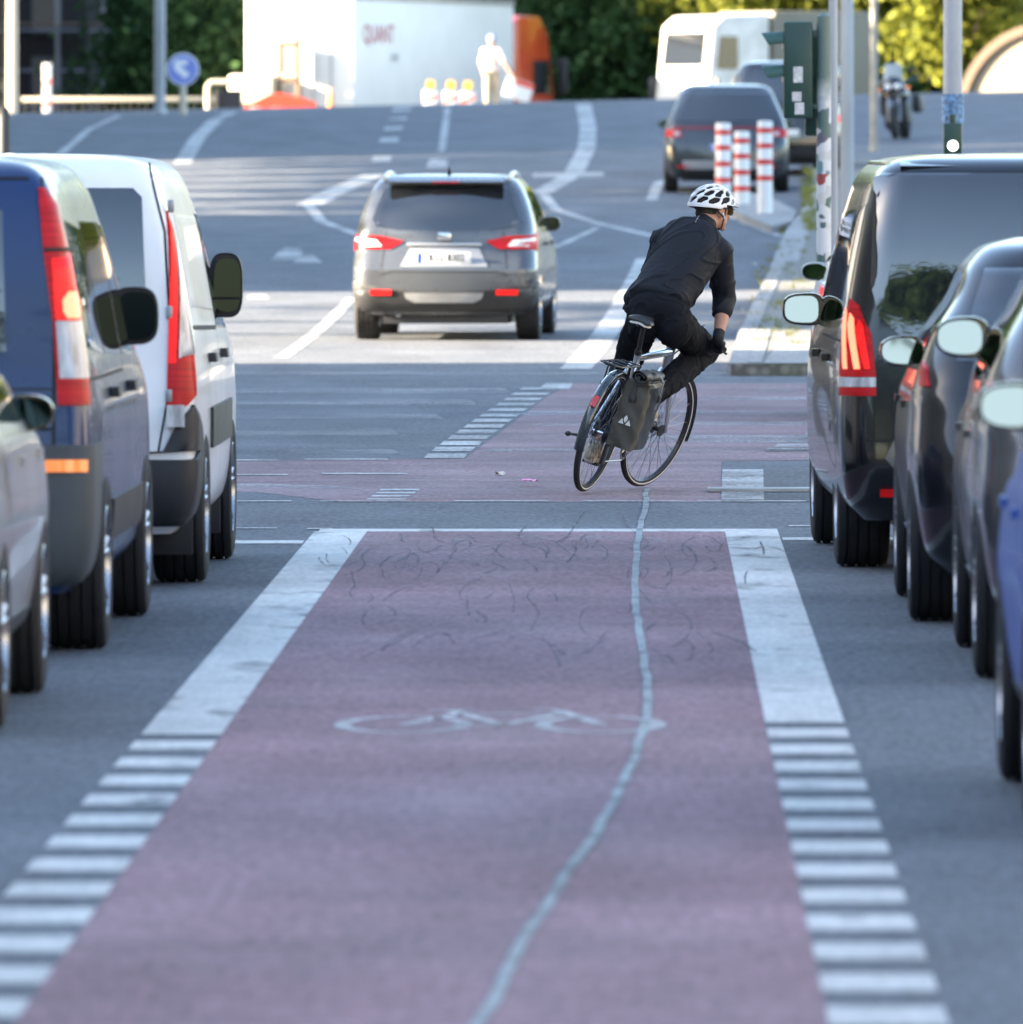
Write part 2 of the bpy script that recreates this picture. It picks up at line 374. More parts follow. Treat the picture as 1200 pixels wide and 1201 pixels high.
b.build('tyre_scuff', SCUFF)
# pavement right, with kerb
def slab(name, pxs, h, m, kerb=None, extra=None):
    P = [Vector(G(*p)) for p in pxs] + [Vector(e) for e in (extra or [])]
    D = []
    for a, c in zip(P, P[1:] + P[:1]):
        n = max(1, int((c - a).length / 2)); D += [a + (c - a) * k / n for k in range(n)]
    n = len(D); bm = bmesh.new()
    top = [bm.verts.new((p.x, p.y, gz(p.x, p.y) + h)) for p in D]; bot = [bm.verts.new((p.x, p.y, gz(p.x, p.y) - .3)) for p in D]
    es = [bm.edges.new((top[i], top[(i + 1) % n])) for i in range(n)]
    bmesh.ops.triangle_fill(bm, edges=es, use_beauty=True)
    for i in range(n): bm.faces.new((top[i], top[(i + 1) % n], bot[(i + 1) % n], bot[i]))
    bmesh.ops.recalc_face_normals(bm, faces=bm.faces)
    me = bpy.data.meshes.new(name); bm.to_mesh(me); bm.free(); me.materials.append(m)
    o = link(bpy.data.objects.new(name, me)); tag(o, kind='structure')
    return D
def strips(name, pts, wd, hh, m):
    """kerb stones following a line"""
    P = [Vector(G(*p)) for p in pts]; Q = [P[0]]
    for a, c in zip(P, P[1:]):
        n = max(1, int((c - a).length / 1.0)); Q += [a + (c - a) * (k + 1) / n for k in range(n)]
    mb = MB(); vs = []
    for i, p in enumerate(Q):
        t = (Q[min(i + 1, len(Q) - 1)] - Q[max(i - 1, 0)]).normalized(); nn = Vector((t.y, -t.x))
        for (o, h) in ((-.02, -.2), (-.02, hh), (wd, hh), (wd, -.2)):
            q = p + nn * o; vs.append((q.x, q.y, gz(q.x, q.y) + h))
    n = len(Q); fs = [(4 * i + j, 4 * i + (j + 1) % 4, 4 * i + 4 + (j + 1) % 4, 4 * i + 4 + j) for i in range(n - 1) for j in range(4)] + [(0, 1, 2, 3), (4 * n - 4, 4 * n - 3, 4 * n - 2, 4 * n - 1)]
    mb.add(vs, fs); tag(mb.build(name, m, smooth=False), kind='structure')
edge = [(857, 441), (868, 405), (884, 368), (903, 330), (914, 300), (926, 276), (938, 262), (946, 248), (950, 232), (953, 214), (956, 196)]
slab('pavement', edge, .10, PAVER, extra=[(30, 215), (30, 98.6)])
strips('kerb', edge, .14, .108, SLAB)
b = Marks(); b.px([(441, 895, 1000), (417, 912, 1000)], .106); b.px([(440, 861, 893), (398, 876, 904)], .106); b.px([(318, 912, 936), (268, 936, 952)], .106); b.build('pavement_slab', SLAB)
isl = [(838, 243), (868, 259), (905, 274), (930, 268), (934, 256), (905, 240), (868, 232)]
slab('traffic_island', isl, .10, SLAB)
# drain grating and litter
x0, y0 = G(830, 577); x1, _ = G(970, 577)
mb = MB()
for k in range(28): xx = x0 + (x1 - x0) * k / 28; mb.box(xx, xx + .022, y0 - .1, y0 + .12, .006, .022)
mb.box(x0, x1, y0 - .13, y0 - .1, .006, .024); mb.box(x0, x1, y0 + .12, y0 + .15, .006, .024)
tag(mb.build('drain_grate', STEEL), 'narrow shiny steel drain grating set across the road at the crossing', 'drain grate')
x0, y0 = G(621, 571); mb = MB()
vs = []; 
for i in range(6):
    for j in range(4): vs.append((x0 + (i - 2.5) * .018 + .004 * j, y0 + (j - 1.5) * .04, .03 + .016 * rnd.random()))
mb.add(vs, [(i * 4 + j, i * 4 + j + 1, i * 4 + j + 5, i * 4 + j + 4) for i in range(5) for j in range(3)])
tag(mb.build('litter', mat('pink_foil', (.75, .10, .32), .35, var=.5, vscale=60)), 'crumpled pink wrapper lying on the red crossing', 'litter')
# ------------------------------------------------------------------ vehicles
def pchip(xs, ys, x):
    n = len(xs); h = [xs[i + 1] - xs[i] for i in range(n - 1)]; d = [(ys[i + 1] - ys[i]) / h[i] for i in range(n - 1)]
    m = [d[0]] + [0 if d[i - 1] * d[i] <= 0 else 2 * d[i - 1] * d[i] / (d[i - 1] + d[i]) for i in range(1, n - 1)] + [d[-1]]
    x = min(max(x, xs[0]), xs[-1]); i = 0
    while i < n - 2 and x > xs[i + 1]: i += 1
    t = (x - xs[i]) / h[i]; t2, t3 = t * t, t * t * t
    return ys[i] * (2 * t3 - 3 * t2 + 1) + h[i] * m[i] * (t3 - 2 * t2 + t) + ys[i + 1] * (-2 * t3 + 3 * t2) + h[i] * m[i + 1] * (t3 - t2)
NR, NC, NS = 8, 9, 34
class Body:
    """levels: (z, half width, rear y, front y); slices are rounded rectangles bowed at the back, front and sides"""
    def __init__(s, levels, rc=.16, rf=.35, bow=.05, bowf=.25, side=.03):
        s.L = levels; s.rc, s.rf, s.bow, s.bowf, s.side = rc, rf, bow, bowf, side; s.cache = {}
        s.ts = list(range(len(levels))); s.zs = [l[0] for l in levels]
    def par(s, z):
        a, b = 0.0, len(s.L) - 1.0
        for _ in range(30):
            m = (a + b) / 2
            if pchip(s.ts, s.zs, m) < z: a = m
            else: b = m
        return tuple(pchip(s.ts, [l[k] for l in s.L], a) for k in (1, 2, 3))
    def half(s, z):
        key = round(z, 4)
        if key in s.cache: return s.cache[key]
        hw, yr, yf = s.par(z); ln = yf - yr; rc = min(s.rc, hw * .5, ln * .2); rf = min(s.rf, hw * .6, ln * .25); ym = (yr + yf) / 2
        S = lambda y: hw - s.side * ((y - ym) / (ln / 2)) ** 4 * min(1, hw)
        rear = lambda x: yr + s.bow * (x / hw) ** 2
        front = lambda x: yf - s.bowf * (x / hw) ** 2 * min(1, ln)
        P = []
        for i in range(NR): x = (hw - s.side - rc) * i / NR; P.append((x, rear(x)))
        x0 = hw - s.side - rc; y0 = rear(x0); ye = y0 + rc * 1.15; xe = S(ye)
        for i in range(NC + 1):
            a = math.pi / 2 * i / NC; P.append((x0 + (xe - x0) * math.sin(a) ** .85, ye - (ye - y0) * math.cos(a) ** .85 if i < NC else ye))
        xf = hw - s.side - rf; y1 = front(xf); ys_ = y1 - rf * 1.1
        for i in range(1, NS): y = ye + (ys_ - ye) * i / NS; P.append((S(y), y))
        xs_ = S(ys_)
        for i in range(NC + 1):
            a = math.pi / 2 * i / NC; P.append((xf + (xs_ - xf) * math.cos(a), ys_ + (y1 - ys_) * math.sin(a)))
        for i in range(NR - 1, -1, -1): x = xf * i / NR; P.append((x, front(x)))
        A = np.array(P); s.cache[key] = A; return A
    def mesh(s, name, m, parent, per=6):
        n = (len(s.L) - 1) * per; vs = []; cols = None
        for k in range(n + 1):
            z = pchip(s.ts, s.zs, (len(s.L) - 1) * k / n); A = s.half(z); loop = [(x, y, z) for x, y in A] + [(-x, y, z) for x, y in A[::-1][1:-1]]
            cols = len(loop); vs += loop
        fs = [(i * cols + j, i * cols + (j + 1) % cols, (i + 1) * cols + (j + 1) % cols, (i + 1) * cols + j) for i in range(n) for j in range(cols)]
        fs += [tuple(range(cols - 1, -1, -1))]
        hw, yr, yf = s.par(s.zs[-1]); base = n * cols; last = base                                   # crown of the roof
        for q in (.66, .33):
            b0 = len(vs); yc = (yr + yf) / 2
            for j in range(cols): p = vs[base + j]; vs.append((p[0] * q, yc + (p[1] - yc) * (q * .5 + .5 * (q ** .5)), s.zs[-1] + .012 * (1 - q)))
            fs += [(last + j, last + (j + 1) % cols, b0 + (j + 1) % cols, b0 + j) for j in range(cols)]; last = b0
        fs += [tuple(last + j for j in range(cols))]
        return mesh_obj(name, vs, fs, m, parent, True, 40)
    def at(s, mode, a, z, off=0, sg=1):
        A = s.half(z)
        if mode == 'rear': B = A[:NR + NC - 1]; x = abs(a); y = np.interp(x, B[:, 0], B[:, 1]); i = int(np.searchsorted(B[:, 0], x)); sg = 1 if a >= 0 else -1; B_ = A
        elif mode == 'front': B_ = A[::-1]; B = B_[:NR + NC - 1]; x = abs(a); y = np.interp(x, B[:, 0], B[:, 1]); i = int(np.searchsorted(B[:, 0], x)); sg = 1 if a >= 0 else -1
        elif mode == 'side':
            B = A[NR:len(A) - NR]; y = a; x = np.interp(y, B[:, 1], B[:, 0]); i = int(np.searchsorted(B[:, 1], y)) + NR; B_ = A
        else:
            B_ = A; d = np.concatenate([[0], np.cumsum(np.hypot(*np.diff(A, axis=0).T))]); x = np.interp(a, d, A[:, 0]); y = np.interp(a, d, A[:, 1]); i = int(np.searchsorted(d, a))
        i = min(max(i, 1), len(B_) - 1); t = B_[i] - B_[i - 1]; t = t / (np.hypot(*t) + 1e-9)
        nx_, ny_ = (t[1], -t[0]) if mode != 'front' else (-t[1], t[0])
        if mode == 'front' and ny_ < 0: nx_, ny_ = -nx_, -ny_
        return (sg * (x + nx_ * off), y + ny_ * off, z)
class Car:
    def __init__(s, root, body, bodymesh): s.root = root; s.b = body; s.bm = bodymesh
    def patch(s, name, mode, poly, m, off=.004, th=.02, sg=1, parent=None, label=None, step=.04, curve=0):
        """poly of (a, z): a is x on the back or front, y on a side, or arc length from the middle of the back ('wrap')"""
        zs = sorted(set(z for _, z in poly)); Z = []
        for z0, z1 in zip(zs, zs[1:]):
            n = max(1, int((z1 - z0) / step)); Z += [z0 + (z1 - z0) * k / n for k in range(n)]
        Z.append(zs[-1]); e = 1e-5; rows = []
        for z in Z:
            zq = z + e if z < zs[-1] - 2 * e else z - e; X = []
            for (a0, b0), (a1, b1) in zip(poly, poly[1:] + poly[:1]):
                if (b0 - zq) * (b1 - zq) < 0: X.append(a0 + (a1 - a0) * (zq - b0) / (b1 - b0))
            rows.append((z, min(X), max(X)))
        wmax = max(r[2] - r[1] for r in rows); M = max(3, int(wmax / .04))
        n = len(rows); vs = []
        for o in (off, off - th):
            for z, a, c in rows:
                for j in range(M + 1):
                    t = j / M; oo = o
                    vs.append(s.b.at(mode, a + (c - a) * t, z, oo, sg))
        N = n * (M + 1); I = lambda i, j, k: k * N + i * (M + 1) + j
        fs = [(I(i, j, 0), I(i, j + 1, 0), I(i + 1, j + 1, 0), I(i + 1, j, 0)) for i in range(n - 1) for j in range(M)]
        bd = [(0, j) for j in range(M)] + [(i, M) for i in range(n - 1)] + [(n - 1, j) for j in range(M, 0, -1)] + [(i, 0) for i in range(n - 1, 0, -1)]
        fs += [(I(*bd[q], 0), I(*bd[(q + 1) % len(bd)], 0), I(*bd[(q + 1) % len(bd)], 1), I(*bd[q], 1)) for q in range(len(bd))]
        return tag(mesh_obj(name, vs, fs, m, parent or s.root, True, 50), label)
    def line(s, mb, mode, pts, wd=.008, off=.003, sg=1):
        """a shut line following the body"""
        Q = []
        for (a0, z0), (a1, z1) in zip(pts, pts[1:]):
            n = max(1, int(math.hypot(a1 - a0, z1 - z0) / .05)); Q += [(a0 + (a1 - a0) * k / n, z0 + (z1 - z0) * k / n) for k in range(n)]
        Q.append(pts[-1]); vs = []
        for i, (a, z) in enumerate(Q):
            p, q = Q[max(i - 1, 0)], Q[min(i + 1, len(Q) - 1)]; ta, tz = q[0] - p[0], q[1] - p[1]; l = math.hypot(ta, tz); na, nz = -tz / l, ta / l
            for k in (-1, 1): vs.append(s.b.at(mode, a + na * wd / 2 * k, z + nz * wd / 2 * k, off, sg))
        mb.add(vs, [(2 * i, 2 * i + 1, 2 * i + 3, 2 * i + 2) for i in range(len(Q) - 1)])
def make_wheel(root, x, y, r, wd, sg, spokes=5, rimcol=None, grooves=4, hub=.66):
    """rim mesh is the wheel, tyre its child; sg is the side the outer face looks to"""
    rr = r * hub; h = wd / 2; c = (x, y, r); mb = MB()
    prof = [(rr, -h), (rr, h * .9), (rr - .015, h), (rr - .03, h * .7), (rr - .05, -h * .2), (.03, -h * .2)]
    mb.lathe([(a, b * sg) for a, b in prof], c, 'x', 32)
    for k in range(spokes):
        a = 2 * math.pi * k / spokes + .3
        for da in (-.12, .12):
            p = [(x + sg * h * .55, y + .05 * math.cos(a), r + .05 * math.sin(a)), (x + sg * h * .8, y + (rr - .02) * math.cos(a + da), r + (rr - .02) * math.sin(a + da))]
            mb.tube(p, [.025, .02], 6)
    mb.cyl((x + sg * h * .3, y, r), (x + sg * h * .7, y, r), .06, 16)
    wh = mb.build('wheel', rimcol or RIM, root)
    n = grooves; P = [(rr, -h * .95), (rr + .012, -h), (r - .045, -h * 1.04), (r - .014, -h * .96), (r - .002, -h * .80)]
    for k in range(n):
        g = -h * .62 + (h * 1.24) * (k / (n - 1) if n > 1 else .5)
        P += [(r, g - .009), (r, g - .006), (r - .009, g - .0045), (r - .009, g + .0045), (r, g + .006), (r, g + .009)]
    P += [(r - .002, h * .80), (r - .014, h * .96), (r - .045, h * 1.04), (rr + .012, h), (rr, h * .95)]
    mb = MB(); mb.lathe(P, c, 'x', 56, closed=True); mb.build('tyre', TYRE, wh, ang=25)
    return wh
def cut_wells(o, axles, r, wd, hwd):
    mb = MB()
    for y in axles:
        for sg in (-1, 1):
            mb.cyl((sg * (hwd + .2), y, r + .012), (sg * (hwd - wd - .10), y, r + .012), r + .055, 40)
    c = mb.build('cutter', None)
    md = o.modifiers.new('b', 'BOOLEAN'); md.operation = 'DIFFERENCE'; md.object = c; md.solver = 'EXACT'
    dg = bpy.context.evaluated_depsgraph_get(); dg.update(); me = bpy.data.meshes.new_from_object(o.evaluated_get(dg)); o.modifiers.clear()
    me.name = 'body'; o.data = me; me.shade_smooth(); me.set_sharp_from_angle(angle=R(38)); bpy.data.objects.remove(c)
def mirror(car, sg, xi, y, z, wd, ht, shell=None, tilt=(4, 0), arm=True, dark=False, squash=2.6, taper=0.0, split=False):
    """door mirror: xi is the body surface it hangs from; glass faces the rear"""
    shell = shell or PLAS; cx = xi + wd / 2 - .075; n = 28; rings = []
    def out(t):
        c, s_ = math.cos(t), math.sin(t); x = abs(c) ** (2 / squash) * (1 if c >= 0 else -1); v = abs(s_) ** (2 / squash) * (1 if s_ >= 0 else -1)
        v2 = v * (1 + taper * x); return x, v2
    for (yy, q) in ((-.05, .93), (-.058, .98), (-.045, 1), (.0, 1.0), (.045, .93), (.075, .72), (.088, .35)):
        rings.append([(sg * (cx + out(2 * math.pi * k / n)[0] * wd / 2 * q), y + yy, z + out(2 * math.pi * k / n)[1] * ht / 2 * q) for k in range(n)])
    vs = [p for r_ in rings for p in r_]; fs = [(i * n + j, i * n + (j + 1) % n, (i + 1) * n + (j + 1) % n, (i + 1) * n + j) for i in range(len(rings) - 1) for j in range(n)]
    fs += [tuple((len(rings) - 1) * n + j for j in range(n)), tuple(range(n))]
    mo = mesh_obj('door_mirror', vs, fs, shell, car.root)
    mb = MB(); mb.tube([(sg * (xi - .12), y + .05, z - ht * .36), (sg * (cx - wd * .3), y + .01, z - ht * .25)], [.035, .03], 10, flat=.7); mb.build('mirror_arm', PLAS, mo)
    tx, tz = math.tan(R(tilt[0])), math.tan(R(tilt[1])) * sg
    def plate(z0, z1, name):
        vs = []
        for k in range(n):
            a, b_ = out(2 * math.pi * k / n); X = a * wd / 2 * .80 + wd * .045; Z = b_ * ht / 2 * .82; Z = min(max(Z, z0 * ht / 2 * .82), z1 * ht / 2 * .82)
            vs.append((sg * (cx + X), y - .0655 - Z * tx * .0 + 0, z + Z))
        # the glass itself is tilted a few degrees inside its shell
        vs = [(p[0], p[1] + (p[2] - z) * tx * .9 + (sg * p[0] - cx) * tz, p[2]) for p in vs]
        return mesh_obj(name, vs, [tuple(range(n))], MIRR if not dark else mat('dark_mirror', (.020, .028, .028), .05, 1), mo, False)  # dark version has the reflection of dark trees put into its colour
    if split: plate(-.45, 1, 'mirror_glass'); plate(-1, -.55, 'mirror_glass')
    else: plate(-1, 1, 'mirror_glass')
    return mo
def vehicle(name, label, cat, levels, pm, loc, rz, axles, r, wd, hwd, group=None, spokes=5, rim=None, grooves=4, **kw):
    root = thing(name, label, cat, loc, rz, group); B = Body(levels, **kw); o = B.mesh('body', pm, root); cut_wells(o, axles, r, wd, hwd)
    c = Car(root, B, o)
    mb = MB(); hw, yr, yf = B.par(.4); mb.box(-hwd + wd + .06, hwd - wd - .06, yr + .25, yf - .35, .16, .34); mb.build('underbody', PLAS, root)
    for y in axles:
        for sg in (-1, 1): make_wheel(root, sg * (hwd - wd / 2), y, r, wd, sg, spokes, rim, grooves)
    return c
def place(px, py, wx, wy, rz=0):
    """root position so that local wheel contact (wx, wy) sits at the photo's tyre contact"""
    X, Y = G(px, py); c, s_ = math.cos(rz), math.sin(rz)
    x, y = X - (wx * c - wy * s_), Y - (wx * s_ + wy * c); return (x, y, gz(x, y + wy))
def plate_text(car, s, x, y, z, parent=None, wd=.52, ht=.11, sz=.105):
    mb = MB(); mb.box(x - wd / 2, x + wd / 2, y - .012, y, z - ht / 2, z + ht / 2, .003); p = mb.build('number_plate', PLATE, parent or car.root)
    mb = MB(); mb.box(x - wd / 2 + .005, x - wd / 2 + .045, y - .0145, y - .0125, z - ht / 2 + .006, z + ht / 2 - .006); mb.build('plate_band', mat('plate_blue', (.02, .06, .4), .4), p)
    if s: text_mesh('plate_lettering', s, sz, mat('plate_ink', (.01, .01, .012), .5), p, Matrix.Translation((x + .025, y - .0135, z)) @ Matrix.Rotation(R(90), 4, 'X'), .0015, .82)

VAN = [(.24, .84, .12, 5.0), (.34, .92, .03, 5.06), (.50, .945, 0, 5.10), (.72, .95, .01, 5.08), (.92, .945, .03, 4.98), (1.03, .935, .045, 4.72), (1.12, .925, .06, 4.30), (1.20, .91, .07, 4.08),
       (1.45, .865, .10, 3.72), (1.66, .82, .15, 3.42), (1.78, .785, .20, 3.22), (1.85, .74, .26, 3.05), (1.89, .66, .36, 2.9), (1.91, .50, .55, 2.7)]
VAN = [(a * .985, b_, c, d) for a, b_, c, d in VAN]
# --- black van, right, standing at the line
BLACK = paint('black_paint', (.0035, .0035, .0045), 0, .18)
rz = R(1.1); W = .235
v = vehicle('parked_van', 'glossy black passenger van with lit red tail lamps and a broad tinted rear window', 'van', VAN, BLACK, place(980, 664, -.925, 1.06, rz), rz, (1.06, 4.26), .335, W, .925, rc=.15, bow=.06, side=.02, rf=.4)
v.root.name = 'passenger_van'
gl = v.patch('rear_window', 'rear', [(-.80, 1.30), (-.765, 1.16), (-.66, 1.06), (-.52, 1.0), (.52, 1.0), (.66, 1.06), (.765, 1.16), (.80, 1.30), (.775, 1.78), (.73, 1.80), (-.73, 1.80), (-.775, 1.78)], GLASS, .004, .02)
mb = MB(); ys_ = v.b.at('rear', 0, 1.86)[1]
mb.prism([(ys_ - .05, 1.795), (ys_ + .12, 1.80), (ys_ + .28, 1.862), (ys_ + .02, 1.850), (ys_ - .06, 1.832)], -.66, .66, 'yz'); mb.build('roof_spoiler', BLACK, v.root)
mb = MB(); mb.box(-.34, .06, ys_ - .068, ys_ - .05, 1.806, 1.824, .004); mb.build('brake_lamp', REDHOT, v.root)
for sg in (-1, 1):
    t = v.patch('tail_lamp', 'wrap', [(.78, .885), (1.00, .885), (1.02, 1.02), (1.0, 1.16), (.93, 1.235), (.865, 1.205), (.80, 1.08)], REDL, .012, .05, sg)
    for q, (a, a2, c) in enumerate(((.80, .845, 1.14), (.845, .895, 1.17), (.91, .955, 1.19))):
        v.patch('light_guide', 'wrap', [(a + .005, .90 + .02), (a + .03, .90 + .02), (a2 + .022, c - .05), (a2 + .012, c), (a2 - .008, c - .02)], REDHOT if q else REDON, .018, .01, sg, t)
    v.patch('reversing_lamp', 'wrap', [(.78, .84), (1.0, .84), (1.0, .883), (.78, .883)], CLEARL, .012, .05, sg, t)
    v.patch('lamp_foot', 'wrap', [(.78, .80), (1.0, .80), (1.0, .838), (.78, .838)], REDL, .012, .05, sg, t)
    v.patch('reflector', 'rear', sorted([(sg * .60, .355), (sg * .85, .355), (sg * .85, .40), (sg * .60, .40)]) if 0 else [(sg * .60, .345), (sg * .76, .345), (sg * .76, .38), (sg * .60, .38)], REDL, .03, .03)
    for nm, P_ in (('quarter_window', [(.34, 1.14), (1.28, 1.12), (1.28, 1.62), (.46, 1.66), (.36, 1.5)]), ('sliding_window', [(1.34, 1.12), (2.50, 1.10), (2.50, 1.62), (1.34, 1.63)]), ('door_window', [(2.58, 1.10), (3.75, 1.08), (3.45, 1.42), (3.1, 1.60), (2.58, 1.62)])):
        v.patch(nm, 'side', P_, GLASS, .003, .02, sg)
    mb = MB(); mb.tube([v.b.at('side', y, 1.84, .0, sg) for y in np.linspace(.5, 2.9, 12)], .014, 8); mb.build('roof_rail', CHROME, v.root)
    mb = MB()
    v.line(mb, 'side', [(1.31, .42), (1.31, 1.66)], sg=sg); v.line(mb, 'side', [(2.54, .32), (2.54, 1.66)], sg=sg); v.line(mb, 'side', [(3.78, .36), (3.80, 1.06)], sg=sg); v.line(mb, 'side', [(.35, 1.04), (2.5, 1.04)], .012, sg=sg)
    v.line(mb, 'rear', [(sg * .70, .60), (sg * .70, .83)], .01)
    split(mb, 'door_gap', LINE, v.root)
    for y in (1.5, 2.75): v.patch('door_handle', 'side', [(y, .93), (y + .2, .93), (y + .2, .965), (y, .965)], BLACK, .035, .03, sg)
mb = MB(); v.line(mb, 'rear', [(-.83, .60), (.83, .60)], .01); v.line(mb, 'rear', [(-.70, .84), (.70, .84)], .006); split(mb, 'tailgate_gap', LINE, v.root)
v.patch('bumper_panel', 'rear', [(-.66, .43), (.66, .43), (.74, .52), (.70, .60), (-.70, .60), (-.74, .52)], mat('grey_trim', (.12, .12, .12), .3, .3, coat=.5), .006, .02)
v.patch('chrome_strip', 'rear', [(-.5, .93), (.5, .93), (.5, .955), (-.5, .955)], CHROME, .02, .02)
plate_text(v, None, 0, v.b.at('rear', 0, .74)[1] - .005, .74)
v.patch('windscreen', 'front', [(-.74, 1.2), (.74, 1.2), (.62, 1.74), (-.62, 1.74)], GLASS, .003, .02)
mirror(v, -1, .975, 3.35, 1.145, .20, .155, BLACK, tilt=(4.6, -2), squash=3.2, taper=-.08)
mirror(v, 1, .925, 3.35, 1.145, .20, .155, BLACK, tilt=(4.6, -2), squash=3.2, taper=-.08)
mb = MB(); 
# --- blue van, left
BLUE = paint('dark_blue_paint', (.003, .022, .092), .1, .28, .4)
rz = R(-.4)
v = vehicle('delivery_van', 'dark blue van with a grey bumper, between the silver car and the white van', 'van', VAN, BLUE, place(127, 760, .955, .98, rz), rz, (.98, 4.18), .335, .225, .955, rc=.075, bow=.035, side=.02, rf=.45)
for sg in (-1, 1):
    t = v.patch('tail_lamp', 'wrap', [(0.815, .95), (0.970, .95), (0.955, 1.30), (0.925, 1.52), (0.840, 1.70), (0.760, 1.765), (0.730, 1.765), (0.760, 1.50), (0.795, 1.25)], REDL, .012, .05, sg)
    v.patch('brake_segment', 'wrap', [(0.805, 1.27), (0.925, 1.27), (0.915, 1.52), (0.785, 1.50)], REDON, .017, .01, sg, t)
    v.patch('bulb_glow', 'wrap', [(.845, 1.275), (.895, 1.275), (.918, 1.30), (.916, 1.345), (.890, 1.375), (.845, 1.375), (.826, 1.345), (.828, 1.30)], REDHOT, .021, .01, sg, t)
    v.patch('reversing_lamp', 'wrap', [(0.822, 1.05), (0.945, 1.05), (0.935, 1.265), (0.805, 1.265)], CLEARL, .017, .01, sg, t)
    v.patch('lamp_divider', 'wrap', [(0.760, 1.525), (0.945, 1.525), (0.945, 1.54), (0.760, 1.54)], LINE, .019, .01, sg, t)
    v.patch('reflector', 'rear', [(sg * .73, .70), (sg * .91, .70), (sg * .91, .745), (sg * .73, .745)], ORANL, .026, .02)
    for nm, P_ in (('quarter_window', [(.42, 1.16), (1.28, 1.12), (1.28, 1.60), (.50, 1.64)]), ('sliding_window', [(1.34, 1.12), (2.50, 1.10), (2.50, 1.62), (1.34, 1.63)]), ('door_window', [(2.58, 1.10), (3.75, 1.08), (3.45, 1.42), (3.1, 1.60), (2.58, 1.62)])):
        v.patch(nm, 'side', P_, GLASS, .003, .02, sg)
    v.patch('sill_trim', 'side', [(1.42, .40), (3.74, .40), (3.74, .56), (1.42, .56)], PLAS, .012, .03, sg)
    mb = MB(); v.line(mb, 'side', [(1.31, .42), (1.31, 1.70)], sg=sg); v.line(mb, 'side', [(2.54, .32), (2.54, 1.70)], sg=sg); v.line(mb, 'side', [(3.78, .36), (3.80, 1.06)], sg=sg); v.line(mb, 'side', [(.35, 1.04), (2.5, 1.04)], .014, sg=sg); split(mb, 'door_gap', LINE, v.root)
    for y in (1.45, 2.72): v.patch('door_handle', 'side', [(y, .95), (y + .2, .95), (y + .2, .99), (y, .99)], PLAS, .035, .03, sg)
v.patch('bumper', 'wrap', [(0, .27), (1.24, .27), (1.34, .40), (1.36, .62), (1.42, .80), (0, .80)], mat('grey_bumper', (.055, .064, .07), .62, var=.15, vscale=4, bump=.1), .018, .05)
v.patch('bumper', 'wrap', [(0, .27), (1.24, .27), (1.34, .40), (1.36, .62), (1.42, .80), (0, .80)], MT['grey_bumper'], .018, .05, -1)
mb = MB(); v.line(mb, 'rear', [(-.80, .80), (-.80, 1.4), (-.74, 1.80), (.74, 1.80), (.80, 1.4), (.80, .80)], .012); v.line(mb, 'rear', [(-.79, .86), (.79, .86)], .012); v.line(mb, 'rear', [(-.79, 1.01), (.79, 1.01)], .006); split(mb, 'tailgate_gap', LINE, v.root)
v.patch('rear_window', 'rear', [(-.62, 1.15), (.62, 1.15), (.60, 1.68), (-.60, 1.68)], GLASS, .004, .02)
plate_text(v, None, 0, v.b.at('rear', 0, .93)[1] - .005, .93)
v.patch('windscreen', 'front', [(-.74, 1.2), (.74, 1.2), (.62, 1.74), (-.62, 1.74)], GLASS, .003, .02)
for sg in (1, -1): mirror(v, sg, .92, 3.30, 1.24, .195, .235, PLAS, tilt=(0, 2), dark=True, squash=3)
